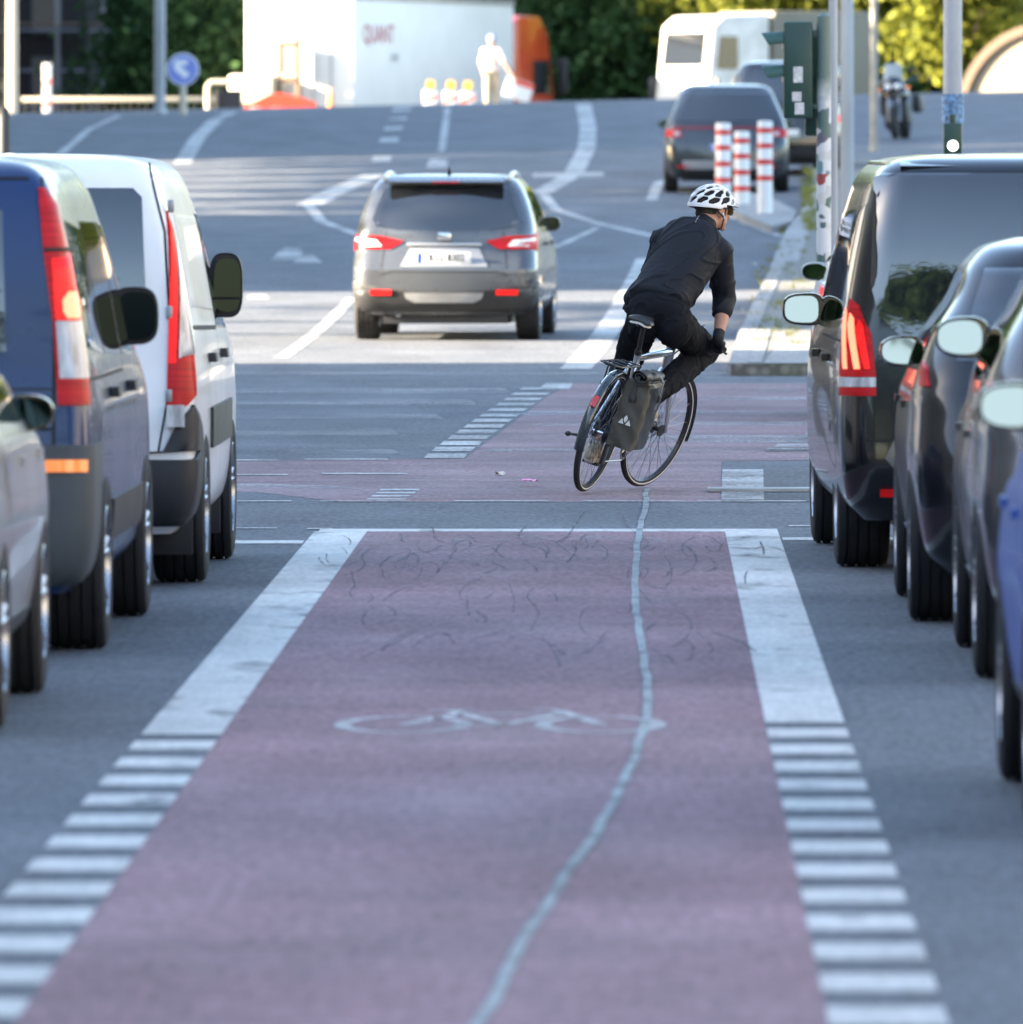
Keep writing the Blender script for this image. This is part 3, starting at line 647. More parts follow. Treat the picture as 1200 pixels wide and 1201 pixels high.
# --- white van, left front
WHITEP = paint('white_paint', (.74, .75, .76), 0, .35, .5)
rz = R(-.3)
v = vehicle('delivery_van', 'white van with black lower bumper and mud flaps, ahead of the blue van', 'van', [(a, b_, c * 1.0, d - .1) for a, b_, c, d in VAN], WHITEP, place(243, 682, .950, .98, rz), rz, (.98, 3.92), .335, .225, .950, rc=.075, bow=.03, side=.02, rf=.45)
for sg in (-1, 1):
    t = v.patch('tail_lamp', 'wrap', [(0.815, .80), (0.875, .78), (0.970, .84), (0.990, 1.15), (0.960, 1.42), (0.890, 1.58), (0.822, 1.64), (0.822, 1.2)], REDL, .012, .05, sg)
    v.patch('reversing_lamp', 'wrap', [(0.865, 1.0), (0.960, 1.02), (0.960, 1.30), (0.920, 1.48), (0.865, 1.50)], CLEARL, .017, .01, sg, t)
    v.patch('brake_segment', 'wrap', [(0.822, .98), (0.855, .98), (0.852, 1.56), (0.826, 1.6)], REDON, .017, .01, sg, t)
    v.patch('rear_window', 'rear', [(sg * .06, 1.06), (sg * .40, 1.06), (sg * .60, 1.16), (sg * .72, 1.30), (sg * .70, 1.70), (sg * .66, 1.74), (sg * .06, 1.74)], GLASS, .009, .02)
    v.patch('window_surround', 'side', [(.46, 1.22), (2.45, 1.18), (2.45, 1.60), (.56, 1.62)], WHITEP, .006, .02, sg)
    v.patch('door_window', 'side', [(2.55, 1.10), (3.65, 1.08), (3.35, 1.42), (3.0, 1.60), (2.55, 1.62)], GLASS, .003, .02, sg)
    v.patch('side_moulding', 'side', [(1.40, .58), (3.50, .58), (3.50, .76), (1.40, .76)], PLAS, .014, .03, sg)
    v.patch('bumper', 'wrap', [(0, .27), (1.22, .27), (1.34, .42), (1.38, .60), (1.22, .70), (1.02, .76), (.93, .80), (.86, .72), (.80, .60), (0, .56)], PLAS, .020, .05, sg)
    v.patch('reflector', 'wrap', [(0.815, .705), (0.885, .705), (0.885, .80), (0.815, .80)], CLEARL, .045, .03, sg)
    mb = MB(); mb.box(sg * .905 - (.30 if sg > 0 else 0), sg * .905 + (0 if sg > 0 else .30), .60, .615, .13, .42, .006); mb.box(sg * .905 - (.27 if sg > 0 else 0), sg * .905 + (0 if sg > 0 else .27), 3.54, 3.555, .13, .42, .006); split(mb, 'mud_flap', PLAS, v.root)
    mb = MB(); v.line(mb, 'side', [(1.31, .42), (1.31, 1.70)], sg=sg); v.line(mb, 'side', [(2.50, .32), (2.50, 1.70)], sg=sg); v.line(mb, 'side', [(.35, 1.13), (2.45, 1.10)], .02, sg=sg); v.line(mb, 'rear', [(sg * .78, .6), (sg * .84, .95), (sg * .80, 1.55), (sg * .72, 1.85)], .009)
    split(mb, 'door_gap', LINE, v.root)
    v.patch('door_handle', 'side', [(2.65, .96), (2.86, .96), (2.86, 1.0), (2.65, 1.0)], PLAS, .035, .03, sg)
    v.patch('door_handle', 'side', [(1.42, .96), (1.64, .96), (1.64, 1.0), (1.42, 1.0)], PLAS, .035, .03, sg)
    mb = MB()
    for z in (.84, 1.20, 1.66): p = v.b.at('rear', sg * .825, z); mb.box(p[0] - .014, p[0] + .014, p[1] - .02, p[1] + .01, z - .028, z + .028, .006)
    split(mb, 'hinge', STEEL, v.root)
plate_text(v, None, -.35, v.b.at('rear', 0, .68)[1] - .02, .72)
mb = MB(); v.line(mb, 'rear', [(0, .58), (0, 1.86)], .012); mb.build('rear_door_gap', LINE, v.root)
v.patch('windscreen', 'front', [(-.74, 1.2), (.74, 1.2), (.62, 1.74), (-.62, 1.74)], GLASS, .003, .02)
for sg in (1, -1): mirror(v, sg, .95, 3.05, 1.285, .155, .30, PLAS, tilt=(1, 2), dark=True, squash=3.2, split=True)
# --- cars: hatchback body
def hatch(L, hw, H, belt=.98, hood=.92, tail=.55, rake=1.0):
    return [(.20, hw * .86, .14, L - .16), (.30, hw * .95, .04, L - .05), (.48, hw * .985, 0, L), (.66, hw, .01, L - .02), (hood - .10, hw * .99, .05, L - .16), (hood - .02, hw * .985, .075, L - .55), (hood + .04, hw * .97, .10, L - 1.05),
            (belt + .02, hw * .955, .13, L - 1.28), (belt + .16, hw * .90, .13 + tail * .22, L - 1.52), (H - .26, hw * .80, .13 + tail * .58, L - 1.88), (H - .12, hw * .73, .13 + tail * .85, L - 2.15), (H - .045, hw * .64, .13 + tail * 1.15, L - 2.38), (H - .012, hw * .50, .13 + tail * 1.7, L - 2.62)]
def car(name, label, cat, pm, px, py, rear, L, hw, H, rz=0, r=.32, wb=2.6, ov=.82, group=None, dets=True, mz=1.02, mw=.20, mh=.135, mtilt=(4.6, -2), belt=.98, tail=.55, wheel='l', dark=False, lz=.0, mdy=.75, lit=False, roofrail=False, shell=None, moff=0):
    sg0 = -1 if wheel == 'l' else 1; tw = hw - .005
    ay = ov if rear else ov + wb
    c = vehicle(name, label, cat, hatch(L, hw, H, belt, tail=tail), pm, place(px, py, sg0 * tw, ay, rz), rz, (ov, ov + wb), r, .205, tw, group, rc=.2, bow=.10, side=.03, rf=.35, bowf=.3)
    yb = .13 + tail; b0 = belt
    for sg in (-1, 1):
        c.patch('rear_door_window', 'side', [(.62 + tail * .3, b0 + .04), (ov + wb * .50 - .03, b0 + .01), (ov + wb * .50 - .03, H - .15), (yb + .38, H - .16), (yb + .05, b0 + .22)], GLASS, .003, .02, sg)
        c.patch('front_door_window', 'side', [(ov + wb * .50 + .03, b0 + .01), (L - 1.62, b0 + .01), (L - 2.12, H - .24), (ov + wb * .50 + .25, H - .15), (ov + wb * .50 + .03, H - .15)], GLASS, .003, .02, sg)
        t = c.patch('tail_lamp', 'wrap', ([(.86, .84 + lz), (.98, .84 + lz), (1.10, .90 + lz), (1.04, .94 + lz), (.90, .92 + lz)] if lz else [(.66, .82), (.98, .82), (1.10, .90), (1.04, .95), (.70, .93)]), REDL if not lit else REDON, .010, .05, sg)
        if not lz: c.patch('reversing_lamp', 'wrap', [(.70, .84 + lz), (.78, .84 + lz), (.78, .90 + lz), (.70, .90 + lz)], CLEARL, .015, .01, sg, t)
        c.patch('reflector', 'rear', [(sg * .55, .36), (sg * .72, .36), (sg * .72, .40), (sg * .55, .40)], REDL, .012, .02)
        c.patch('headlamp', 'front', [(sg * .45, .62), (sg * .76, .64), (sg * .76, .76), (sg * .45, .72)], CLEARL, .006, .03)
        mb = MB(); yd = ov + wb * .50
        c.line(mb, 'side', [(yd, .32), (yd, H - .14)], sg=sg); c.line(mb, 'side', [(L - 1.42, .30), (L - 1.38, .8), (L - 1.5, b0)], sg=sg); c.line(mb, 'side', [(ov + .42, .5), (ov + .22, .9)], sg=sg); split(mb, 'door_gap', LINE, c.root)
        c.patch('sill', 'side', [(ov + .42, .22), (ov + wb - .42, .22), (ov + wb - .42, .33), (ov + .42, .33)], PLAS, .008, .02, sg)
        for y in (yd - .28, yd + .85): c.patch('door_handle', 'side', [(y, .84), (y + .19, .84), (y + .19, .87), (y, .87)], pm, .018, .03, sg)
        mirror(c, sg, hw * .955, ov + wb - mdy, mz, mw, mh, shell or GLOSSB, tilt=mtilt, dark=dark, squash=2.7, taper=-.1)
        if roofrail: mb = MB(); mb.tube([c.b.at('side', y, H - .10, .0, sg) for y in np.linspace(yb + .5, L - 2.4, 10)], .018, 8); mb.build('roof_rail', CHROME, c.root)
    c.patch('rear_window', 'rear', [(-hw * .80, b0 + .06), (hw * .80, b0 + .06), (hw * .66, H - .13), (-hw * .66, H - .13)], GLASS, .004, .02)
    c.patch('windscreen', 'front', [(-hw * .82, b0 + .02), (hw * .82, b0 + .02), (hw * .62, H - .14), (-hw * .62, H - .14)], GLASS, .003, .02)
    c.patch('bumper', 'rear', [(-hw * .72, .24), (hw * .72, .24), (hw * .74, .40), (-hw * .74, .40)], PLAS, .008, .02)
    mb = MB(); c.line(mb, 'rear', [(-.58, .52), (-.58, .98), (.58, .98), (.58, .52), (-.58, .52)], .008); split(mb, 'tailgate_gap', LINE, c.root)
    plate_text(c, None, 0, c.b.at('rear', 0, .66)[1] - .004, .66)
    return c
SILV = paint('silver_paint', (.36, .355, .35), .5, .3)
car('silver_car', 'silver car at the left edge, standing behind the blue van', 'car', SILV, 53, 812, False, 4.3, .89, 1.48, wheel='r', dark=True, mz=1.00, mw=.18, mh=.13, belt=.97, mdy=.72)
DKG = paint('black_metallic', (.012, .013, .016), .3, .2)
car('black_car', 'black estate car queueing right behind the black passenger van', 'car', DKG, 1050, 699, False, 4.4, .91, 1.56, wb=2.6, lz=.12, mz=1.06, mw=.195, mh=.13, mtilt=(4.8, -2), belt=1.0, tail=.5, moff=0)
GRAPH = paint('graphite_paint', (.075, .078, .085), .5, .25)
car('graphite_car', 'graphite grey car with dark wheels between the black car and the blue car', 'car', GRAPH, 1120, 758, False, 4.5, .92, 1.62, wb=2.65, lz=.14, mz=1.20, mw=.21, mh=.155, mtilt=(4.8, -2), belt=1.04, tail=.45, r=.335)
BLUEC = paint('mid_blue_paint', (.025, .10, .40), .1, .4, .12)
car('blue_car', 'bright blue car cut off by the right edge of the picture', 'car', BLUEC, 1172, 915, False, 4.2, .90, 1.56, wb=2.55, lz=.1, mz=1.15, mw=.20, mh=.145, mtilt=(4.8, -2), belt=1.02)
car('white_car', 'white car beyond the crossing, half hidden by the black passenger van', 'car', WHITEP, 958, 492, True, 4.2, .90, 1.46, belt=.95, lit=True, shell=WHITEP)
# --- grey crossover driving away
CROSS = paint('steel_grey_paint', (.080, .090, .104), .4, .27)
rz = R(-2.5)
lv = [(.24, .76, .20, 4.2), (.34, .86, .06, 4.32), (.50, .895, .01, 4.37), (.66, .90, 0, 4.38), (.74, .895, .03, 4.36), (.86, .885, .10, 4.22), (.95, .88, .13, 3.85), (1.02, .87, .14, 3.35), (1.10, .855, .17, 3.08),
      (1.20, .83, .24, 2.90), (1.34, .78, .34, 2.66), (1.46, .72, .44, 2.44), (1.53, .66, .52, 2.28), (1.565, .58, .62, 2.1), (1.585, .46, .85, 1.95)]
v = vehicle('crossover_car', 'grey crossover driving away up the middle of the junction', 'car', lv, CROSS, place(418, 398, -.89, .80, rz), rz, (.80, 3.45), .35, .225, .885, rc=.22, bow=.12, side=.03, rf=.4, bowf=.3)
v.patch('rear_window', 'rear', [(-.66, 1.09), (-.45, 1.055), (.45, 1.055), (.66, 1.09), (.70, 1.16), (.60, 1.44), (.54, 1.475), (-.54, 1.475), (-.60, 1.44), (-.70, 1.16)], GLASS, .004, .02)
for sg in (-1, 1):
    t = v.patch('tail_lamp', 'wrap', [(.39, .95), (.52, .875), (.98, .855), (1.12, 1.0), (1.05, 1.035), (.60, .995)], REDL, .014, .06, sg)
    v.patch('reversing_lamp', 'wrap', [(.60, .90), (.80, .895), (.92, .965), (.88, .985), (.66, .96)], mat('pale_lens', (.72, .72, .72), .15, coat=1), .020, .01, sg, t)
    v.patch('reflector', 'rear', [(sg * .50, .435), (sg * .70, .435), (sg * .70, .485), (sg * .50, .485)], REDON, .03, .03)
    v.patch('door_window', 'side', [(.78, 1.08), (2.95, 1.05), (2.5, 1.36), (2.1, 1.47), (.95, 1.46), (.62, 1.25)], GLASS, .003, .02, sg)
    v.patch('arch_trim', 'side', [(1.25, .24), (3.0, .24), (3.0, .36), (1.25, .36)], PLAS, .012, .03, sg)
    mb = MB(); mb.tube([(sg * .60, y, 1.545 + .055 * math.sin((y - .6) / 1.6 * math.pi)) for y in np.linspace(.6, 2.2, 14)], .022, 8); mb.build('roof_rail', mat('satin_rail', (.55, .56, .57), .3, .8), v.root)
    mb = MB(); v.line(mb, 'side', [(1.95, .36), (1.95, 1.46)], sg=sg); v.line(mb, 'side', [(3.05, .32), (3.05, 1.0)], sg=sg); v.line(mb, 'side', [(1.2, .6), (.95, 1.0)], sg=sg); split(mb, 'door_gap', LINE, v.root)
    for y in (1.6, 2.7): v.patch('door_handle', 'side', [(y, .90), (y + .19, .90), (y + .19, .93), (y, .93)], CROSS, .035, .03, sg)
    mirror(v, sg, .855, 2.75, 1.10, .20, .15, CROSS if sg > 0 else WHITEP, tilt=(0, 0), dark=(sg > 0))  # left shell coloured white for its sunlit look
v.patch('windscreen', 'front', [(-.72, 1.06), (.72, 1.06), (.58, 1.45), (-.58, 1.45)], GLASS, .003, .02)
v.patch('bumper', 'wrap', [(0, .27), (1.02, .27), (1.18, .42), (1.14, .56), (.86, .58), (.60, .50), (0, .50)], PLAS, .012, .04)
v.patch('bumper', 'wrap', [(0, .27), (1.02, .27), (1.18, .42), (1.14, .56), (.86, .58), (.60, .50), (0, .50)], PLAS, .012, .04, -1)
v.patch('skid_plate', 'rear', [(-.36, .40), (-.28, .36), (.28, .36), (.36, .40), (.38, .455), (-.38, .455)], STEEL, .022, .03)
v.patch('licence_recess', 'rear', [(-.42, .705), (.42, .705), (.33, .885), (-.33, .885)], mat('pale_recess', (.30, .31, .32), .3, .5), .006, .02)
yq = v.b.at('rear', .25, .79)[1]; plate_text(v, 'B LL 8302', 0, yq - .035, .79)
mb = MB(); mb.box(-.36, .36, .10, .17, .905, .93, .01); mb.build('trim_bar', mat('satin_rail', (.55, .56, .57)), v.root)
mb = MB(); v.line(mb, 'rear', [(-.62, .62), (-.50, .66), (.50, .66), (.62, .62)], .01); v.line(mb, 'rear', [(-.60, .68), (-.56, 1.04)], .008); v.line(mb, 'rear', [(.60, .68), (.56, 1.04)], .008); split(mb, 'tailgate_gap', LINE, v.root)
yt = v.b.at('rear', 0, 1.52)[1]
mb = MB(); mb.prism([(yt - .14, 1.500), (yt + .05, 1.535), (yt + .25, 1.58), (yt - .02, 1.56), (yt - .15, 1.515)], -.56, .56, 'yz'); mb.build('roof_spoiler', CROSS, v.root)
mb = MB(); mb.box(-.13, .13, yt - .155, yt - .13, 1.503, 1.518); mb.build('brake_lamp', REDL, v.root)
mb = MB(); mb.tube([(0, .95, 1.59), (0, .88, 1.62), (0, .86, 1.66)], [.025, .012, .005], 8); mb.build('aerial', PLAS, v.root)
mb = MB(); mb.cyl((0, .55, .26), (0, .9, .26), .11, 12); mb.cyl((-.45, .25, .25), (-.45, .7, .27), .03); mb.build('exhaust', STEEL, v.root)
mb = MB(); mb.box(-.07, .07, .06, .09, .955, 1.035, .02); mb.build('badge', CHROME, v.root)
# --- dark SUV and black car, parked far ahead
v = car('parked_suv', 'dark grey SUV parked behind the red and white bollards', 'car', paint('slate_paint', (.045, .055, .065), .5, .25), 779, 226, True, 4.5, .93, 1.62, rz=0, r=.35, wb=2.7, belt=1.0, tail=.5, lit=False, roofrail=True, dark=True)
v.patch('bumper_trim', 'rear', [(-.62, .34), (.62, .34), (.66, .47), (-.66, .47)], mat('satin_rail', (.55, .56, .57)), .012, .03)
mb = MB(); v.line(mb, 'rear', [(-.80, .955), (.80, .955)], .04, .012); split(mb, 'light_bar', mat('dim_red_lens', (.16, .008, .01), .15, coat=1), v.root)
v = car('parked_car', 'black people carrier parked ahead of the dark grey SUV, mostly hidden behind it', 'car', GLOSSB, 848, 206, True, 4.6, .93, 1.80, r=.35, wb=2.75, belt=1.05, tail=.35, lit=True, roofrail=True, shell=GLOSSB)
# ------------------------------------------------------------------ bicycle
BX, BY = G(683, 579); YAW = R(-16); LEAN = R(18)
bike = thing('bicycle', 'silver framed city bicycle leaning into a right turn under the rider', 'bicycle', (BX, BY, gz(BX, BY) + .012), rot=(0, LEAN, YAW))
FR = mat('silver_frame', (.50, .53, .56), .22, .7, coat=.6); BLK = mat('satin_black', (.014, .015, .017), .38, coat=.2); CH2 = mat('drivetrain_steel', (.20, .20, .21), .3, .9)
RW = .345; A0 = Vector((0, 0, RW)); A1 = Vector((0, 1.08, RW)); BBK = Vector((0, .44, .275)); ST = Vector((0, .255, .80)); HT = Vector((0, .90, .82)); HB = Vector((0, .935, .66))
SAX = (HT - HB).normalized(); STEER = Matrix.Translation(HB) @ Matrix.Rotation(R(-13), 4, SAX) @ Matrix.Translation(-HB)
def xf(o, M): o.data.transform(M); return o
def bwheel(c, M=None, disc=True):
    M = M or Matrix.Identity(4); mb = MB()
    mb.lathe([(RW - .036, -.011), (RW - .024, -.012), (RW - .024, .012), (RW - .036, .011)], c, 'x', 72, closed=True)
    mb.lathe([(.02, -.03), (.035, -.03), (.035, -.022), (.014, -.018), (.014, .018), (.035, .022), (.035, .03), (.02, .03)], c, 'x', 20)
    wh = xf(mb.build('wheel', BLK, bike), M)
    mb = MB(); P = []
    for k in range(10): a = 2 * math.pi * k / 10; P.append((RW - .017 + .0175 * math.cos(a), .0185 * math.sin(a)))
    mb.lathe(P, c, 'x', 80, closed=True); xf(mb.build('tyre', TYRE, wh), M)
    for q in (-1, 1):
        mb = MB(); h = .0186 * q; mb.lathe([(RW - .024, h * .98), (RW - .018, h * 1.04), (RW - .018, h * .9), (RW - .024, h * .9)], c, 'x', 80, closed=True)
        xf(mb.build('reflective_stripe', mat('reflective', (.5, .5, .52), .3), wh), M)
    mb = MB()
    for k in range(32):
        a = 2 * math.pi * k / 32; b2 = a + (.42 if k % 4 < 2 else -.42); s_ = .025 if k % 2 else -.025
        mb.tube([(c[0] + s_, c[1] + .033 * math.cos(b2), c[2] + .033 * math.sin(b2)), (c[0] + s_ * .2, c[1] + (RW - .035) * math.cos(a), c[2] + (RW - .035) * math.sin(a))], .0013, 5)
    xf(mb.build('spokes', mat('spoke_steel', (.16, .16, .17), .35, .9), wh), M)
    if disc:
        mb = MB(); x = -.032; mb.lathe([(.055, x), (.08, x), (.08, x - .002), (.055, x - .002)], c, 'x', 30, closed=True); xf(mb.build('brake_disc', CHROME, wh), M)
    return wh
bwheel(A0); bwheel(A1, STEER)
mb = MB(); mb.tube([ST + (ST - BBK).normalized() * .02, BBK], .019, 14); mb.tube([ST + Vector((0, .0, -.03)), HT + Vector((0, 0, -.02))], [.018, .024], 14)
mb.tube([BBK, HB + Vector((0, -.01, .02))], [.026, .036], 16); mb.tube([HB, HT + SAX * .02], .028, 16)
for s_ in (-1, 1):
    mb.tube([(s_ * .02, ST.y, ST.z - .06), (s_ * .065, .02, RW + .02), (s_ * .068, 0, RW)], [.011, .009, .010], 10); mb.tube([(s_ * .03, BBK.y, BBK.z), (s_ * .065, .03, RW - .01), (s_ * .068, 0, RW)], [.013, .011, .010], 10)
mb.build('frame', FR, bike)
mb = MB()
for s_ in (-1, 1): mb.tube([(s_ * .055, HB.y + .005, HB.z - .03), (s_ * .058, 1.0, .50), (s_ * .056, 1.08, RW)], [.017, .014, .010], 10)
mb.tube([(-.058, HB.y + .004, HB.z - .03), (.058, HB.y + .004, HB.z - .03)], .02, 10); xf(mb.build('fork', FR, bike), STEER)
mb = MB(); mb.tube([HT, HT + SAX * .12, HT + SAX * .14 + Vector((0, .06, .01))], [.018, .018, .016], 10)
mb.tube([(-.345, .85, .935), (-.20, .90, .94), (-.04, .945, .955), (.04, .945, .955), (.20, .90, .94), (.345, .85, .935)], .0125, 10); hb = xf(mb.build('handlebar', BLK, bike), STEER)
for s_ in (-1, 1):
    mb = MB(); mb.tube([(s_ * .345, .85, .935), (s_ * .235, .888, .938)], .018, 12); xf(mb.build('grip', PLAS, hb), STEER)
    mb = MB(); mb.tube([(s_ * .23, .92, .935), (s_ * .26, .945, .92), (s_ * .33, .92, .91)], .006, 8); xf(mb.build('brake_lever', BLK, hb), STEER)
mb = MB(); mb.tube([(.1, .93, .98), (.08, 1.03, 1.0), (.03, 1.0, .86), (.0, .95, .78)], .004, 6); mb.tube([(-.1, .93, .98), (-.09, 1.03, 1.0), (-.03, 1.01, .87), (.0, .95, .74)], .004, 6); xf(mb.build('cable', BLK, hb), STEER)
sd_ = (ST - BBK).normalized(); SD = ST + sd_ * .155
mb = MB(); mb.tube([ST, SD], .0145, 12); mb.tube([ST - sd_ * .005, ST + sd_ * .02], .022, 12); mb.build('seat_post', BLK, bike)
# saddle: loft of sections along its length
def loft(secs, n=20):
    vs = []
    for (y, z, hw, ht) in secs:
        for j in range(n): a = 2 * math.pi * j / n; c_, s_ = math.cos(a), math.sin(a); vs.append((hw * c_, y, z + ht * s_ * (1 if s_ > 0 else .8) - .012 * (c_ ** 2)))
    k = len(secs); fs = [(i * n + j, i * n + (j + 1) % n, (i + 1) * n + (j + 1) % n, (i + 1) * n + j) for i in range(k - 1) for j in range(n)] + [tuple(range(n)), tuple((k - 1) * n + j for j in range(n))]
    return vs, fs
sy = SD.y; sz = SD.z + .05
vv, ff = loft([(sy - .135, sz, .045, .012), (sy - .125, sz + .004, .072, .018), (sy - .09, sz + .006, .078, .021), (sy - .03, sz + .003, .062, .020), (sy + .03, sz, .036, .018), (sy + .10, sz, .021, .015), (sy + .14, sz - .002, .014, .011)])
sad = mesh_obj('saddle', vv, ff, BLK, bike)
vv, ff = loft([(sy - .132, sz - .016, .040, .009), (sy - .10, sz - .016, .062, .010), (sy - .03, sz - .018, .05, .009), (sy + .06, sz - .016, .022, .008)])
mesh_obj('saddle_base', vv, ff, mat('white_plastic', (.55, .56, .55), .4), sad)
mb = MB()
for s_ in (-1, 1): mb.tube([(s_ * .022, sy - .10, sz - .025), (s_ * .022, sy - .04, sz - .045), (s_ * .022, sy + .04, sz - .045), (s_ * .012, sy + .11, sz - .02)], .0035, 8)
mb.build('saddle_rail', CHROME, sad)
def fender(a0, a1, c, name, M=None, wd=.029):
    vs = []; n = 28
    for i in range(n + 1):
        a = R(a0 + (a1 - a0) * i / n)
        for j in range(7): t = (j - 3) / 3; r_ = RW + .020 - .014 * t * t * 1.0; vs.append((c[0] + wd * t, c[1] + r_ * math.cos(a), c[2] + r_ * math.sin(a)))
    fs = [(i * 7 + j, i * 7 + j + 1, i * 7 + j + 8, i * 7 + j + 7) for i in range(n) for j in range(6)]
    o = mesh_obj(name, vs, fs, mat('fender_paint', (.020, .030, .038), .22, coat=.8), bike)
    bake(o, ('SOLIDIFY', {'thickness': .003}))
    if M: xf(o, M)
    return o
fd = fender(30, 196, A0, 'fender'); ff_ = fender(-8, 128, A1, 'fender', STEER)
mb = MB()
for s_ in (-1, 1): mb.tube([(s_ * .03, -.345, .40), (s_ * .066, 0, RW)], .0022, 6); mb.tube([(s_ * .03, -.22, .64), (s_ * .066, 0, RW)], .0022, 6)
mb.build('fender_stay', BLK, fd)
a = R(150); M_ = Matrix.Translation((0, (RW + .026) * math.cos(a), RW + (RW + .026) * math.sin(a))) @ Matrix.Rotation(a - math.pi / 2, 4, 'X')
mb = MB(); mb.box(-.017, .017, -.036, .036, -.004, .012, .006, M_); mb.build('rear_light', mat('dull_red_lens', (.45, .03, .03), .3, coat=.6), fd)
# carrier
mb = MB()
for s_ in (-1, 1):
    mb.tube([(s_ * .05, .22, .735), (s_ * .06, .10, .745), (s_ * .06, -.22, .745), (s_ * .03, -.25, .745)], .0055, 8); mb.tube([(s_ * .06, -.05, .745), (s_ * .072, .0, RW)], .005, 8); mb.tube([(s_ * .06, .12, .745), (s_ * .072, .01, RW)], .005, 8)
for y in (-.2, -.08, .05, .18): mb.tube([(-.06, y, .745), (.06, y, .745)], .005, 8)
mb.box(-.03, .03, -.25, -.24, .735, .752, .004); mb.build('carrier', BLK, bike)
# drivetrain, right side
mb = MB(); mb.lathe([(.072, .044), (.088, .044), (.088, .048), (.072, .048)], (0, BBK.y, BBK.z), 'x', 40, closed=True)
for k in range(5): a = 2 * math.pi * k / 5; mb.tube([(.046, BBK.y, BBK.z), (.046, BBK.y + .075 * math.cos(a), BBK.z + .075 * math.sin(a))], .007, 6)
cr = mb.build('chainring', CH2, bike)
mb = MB()
for k, r_ in enumerate((.062, .054, .047, .040, .033, .027)): mb.lathe([(.014, .030 + k * .004), (r_, .030 + k * .004), (r_, .0318 + k * .004), (.014, .0318 + k * .004)], A0, 'x', 24)
mb.build('cassette', CH2, bike)
mb = MB(); mb.tube([(.046, BBK.y - .02, BBK.z + .088), (.046, 0.01, RW + .05)], .004, 6); mb.tube([(.046, BBK.y - .02, BBK.z - .088), (.05, .05, RW - .155), (.05, .02, RW - .16), (.05, .0, RW - .09), (.048, .03, RW - .045)], .004, 6); mb.build('chain', CH2, bike)
mb = MB(); mb.box(.042, .060, -.005, .055, RW - .17, RW - .05, .006); mb.box(.055, .078, -.02, .04, RW - .06, RW - .02, .008); mb.lathe([(.02, .045), (.024, .045), (.024, .054), (.02, .054)], (0, .03, RW - .15), 'x', 14); mb.build('derailleur', BLK, bike)
mb = MB(); mb.tube([(-.05, -.01, RW), (.075, -.01, RW)], .009, 10); mb.cyl((.06, 0, RW), (.085, 0, RW), .012); mb.build('axle', CHROME, bike)
PR = BBK + Vector((.0, -.055, .160)); PL = BBK + Vector((0, .055, -.160))
for s_, p in ((1, PR), (-1, PL)):
    mb = MB(); mb.tube([(s_ * .058, BBK.y, BBK.z), (s_ * .068, p.y, p.z)], [.015, .011], 8); ck = mb.build('crank', BLK, bike)
    mb = MB(); mb.box(s_ * .085 - (0 if s_ > 0 else .09), s_ * .085 + (.09 if s_ > 0 else 0), p.y - .045, p.y + .045, p.z - .010, p.z + .010, .005); mb.cyl((s_ * .06, p.y, p.z), (s_ * .1, p.y, p.z), .008); mb.build('pedal', PLAS, ck)
mb = MB(); mb.tube([(-.075, .02, RW - .05), (-.10, -.10, RW - .045), (-.115, -.20, RW - .04)], [.011, .009, .008], 10); mb.ell((-.118, -.222, RW - .04), (.017, .026, .015)); mb.build('kickstand', BLK, bike)
# ------------------------------------------------------------------ pannier on the right of the carrier
pan = thing('pannier_bag', 'olive grey roll top pannier bag hanging on the right of the bicycle carrier', 'pannier', (BX, BY, gz(BX, BY) + .012), rot=(0, LEAN, YAW))
OL = mat('olive_tarpaulin', (.060, .056, .044), .5, var=.15, vscale=12, bump=.25, bscale=22); DK = mat('black_tarpaulin', (.018, .020, .024), .42, bump=.2, bscale=25)
def bag_mesh(name, x0, x1, y0, y1, z0, z1, m, parent, tx=0, bulge=.012, top=1.0, rs=1):
    vs = []; ny, nz, nxx = 9, 13, 5; bm = bmesh.new(); bmesh.ops.create_cube(bm, size=1)
    bmesh.ops.subdivide_edges(bm, edges=bm.edges[:], cuts=9, use_grid_fill=True); r_ = random.Random(7)
    for v_ in bm.verts:
        u, v1, w1 = v_.co.x * 2, v_.co.y * 2, v_.co.z * 2
        q = (1 - .06 * abs(u * v1) ** 4)      # softened corners
        tp = 1 + (top - 1) * (w1 + 1) / 2; lo = 1 - .10 * max(0, -w1 - .4)
        x = (x0 + x1) / 2 + u * (x1 - x0) / 2 * tp * q * (1 + bulge * 8 * (1 - v1 * v1) * (1 - w1 * w1)) * lo; y = (y0 + y1) / 2 + v1 * (y1 - y0) / 2 * q * (1 + bulge * 4 * (1 - u * u) * (1 - w1 * w1)) * lo; z = (z0 + z1) / 2 + w1 * (z1 - z0) / 2
        x += .004 * math.sin(z * 60 + y * 30) * rs; y += .004 * math.sin(z * 45 + x * 50) * rs
        v_.co = (x + tx * (w1 + 1) / 2, y, z)
    bmesh.ops.recalc_face_normals(bm, faces=bm.faces); me = bpy.data.meshes.new(name); bm.to_mesh(me); bm.free(); me.materials.append(m); me.shade_smooth(); me.set_sharp_from_angle(angle=R(50))
    return link(bpy.data.objects.new(name, me), parent)
X0, X1, Y0, Y1, Z0, Z1 = .078, .225, -.115, .185, .315, .675
bd = bag_mesh('bag_body', X0, X1, Y0, Y1, Z0, Z1, DK, pan, .01, top=.97)
bag_mesh('bag_end', X0 - .004, X1 + .004, Y0 - .014, Y0 + .075, Z0 - .006, Z1 + .015, OL, pan, .006, .012, .90, 1.2)
mb = MB(); n_ = 26; pts = []
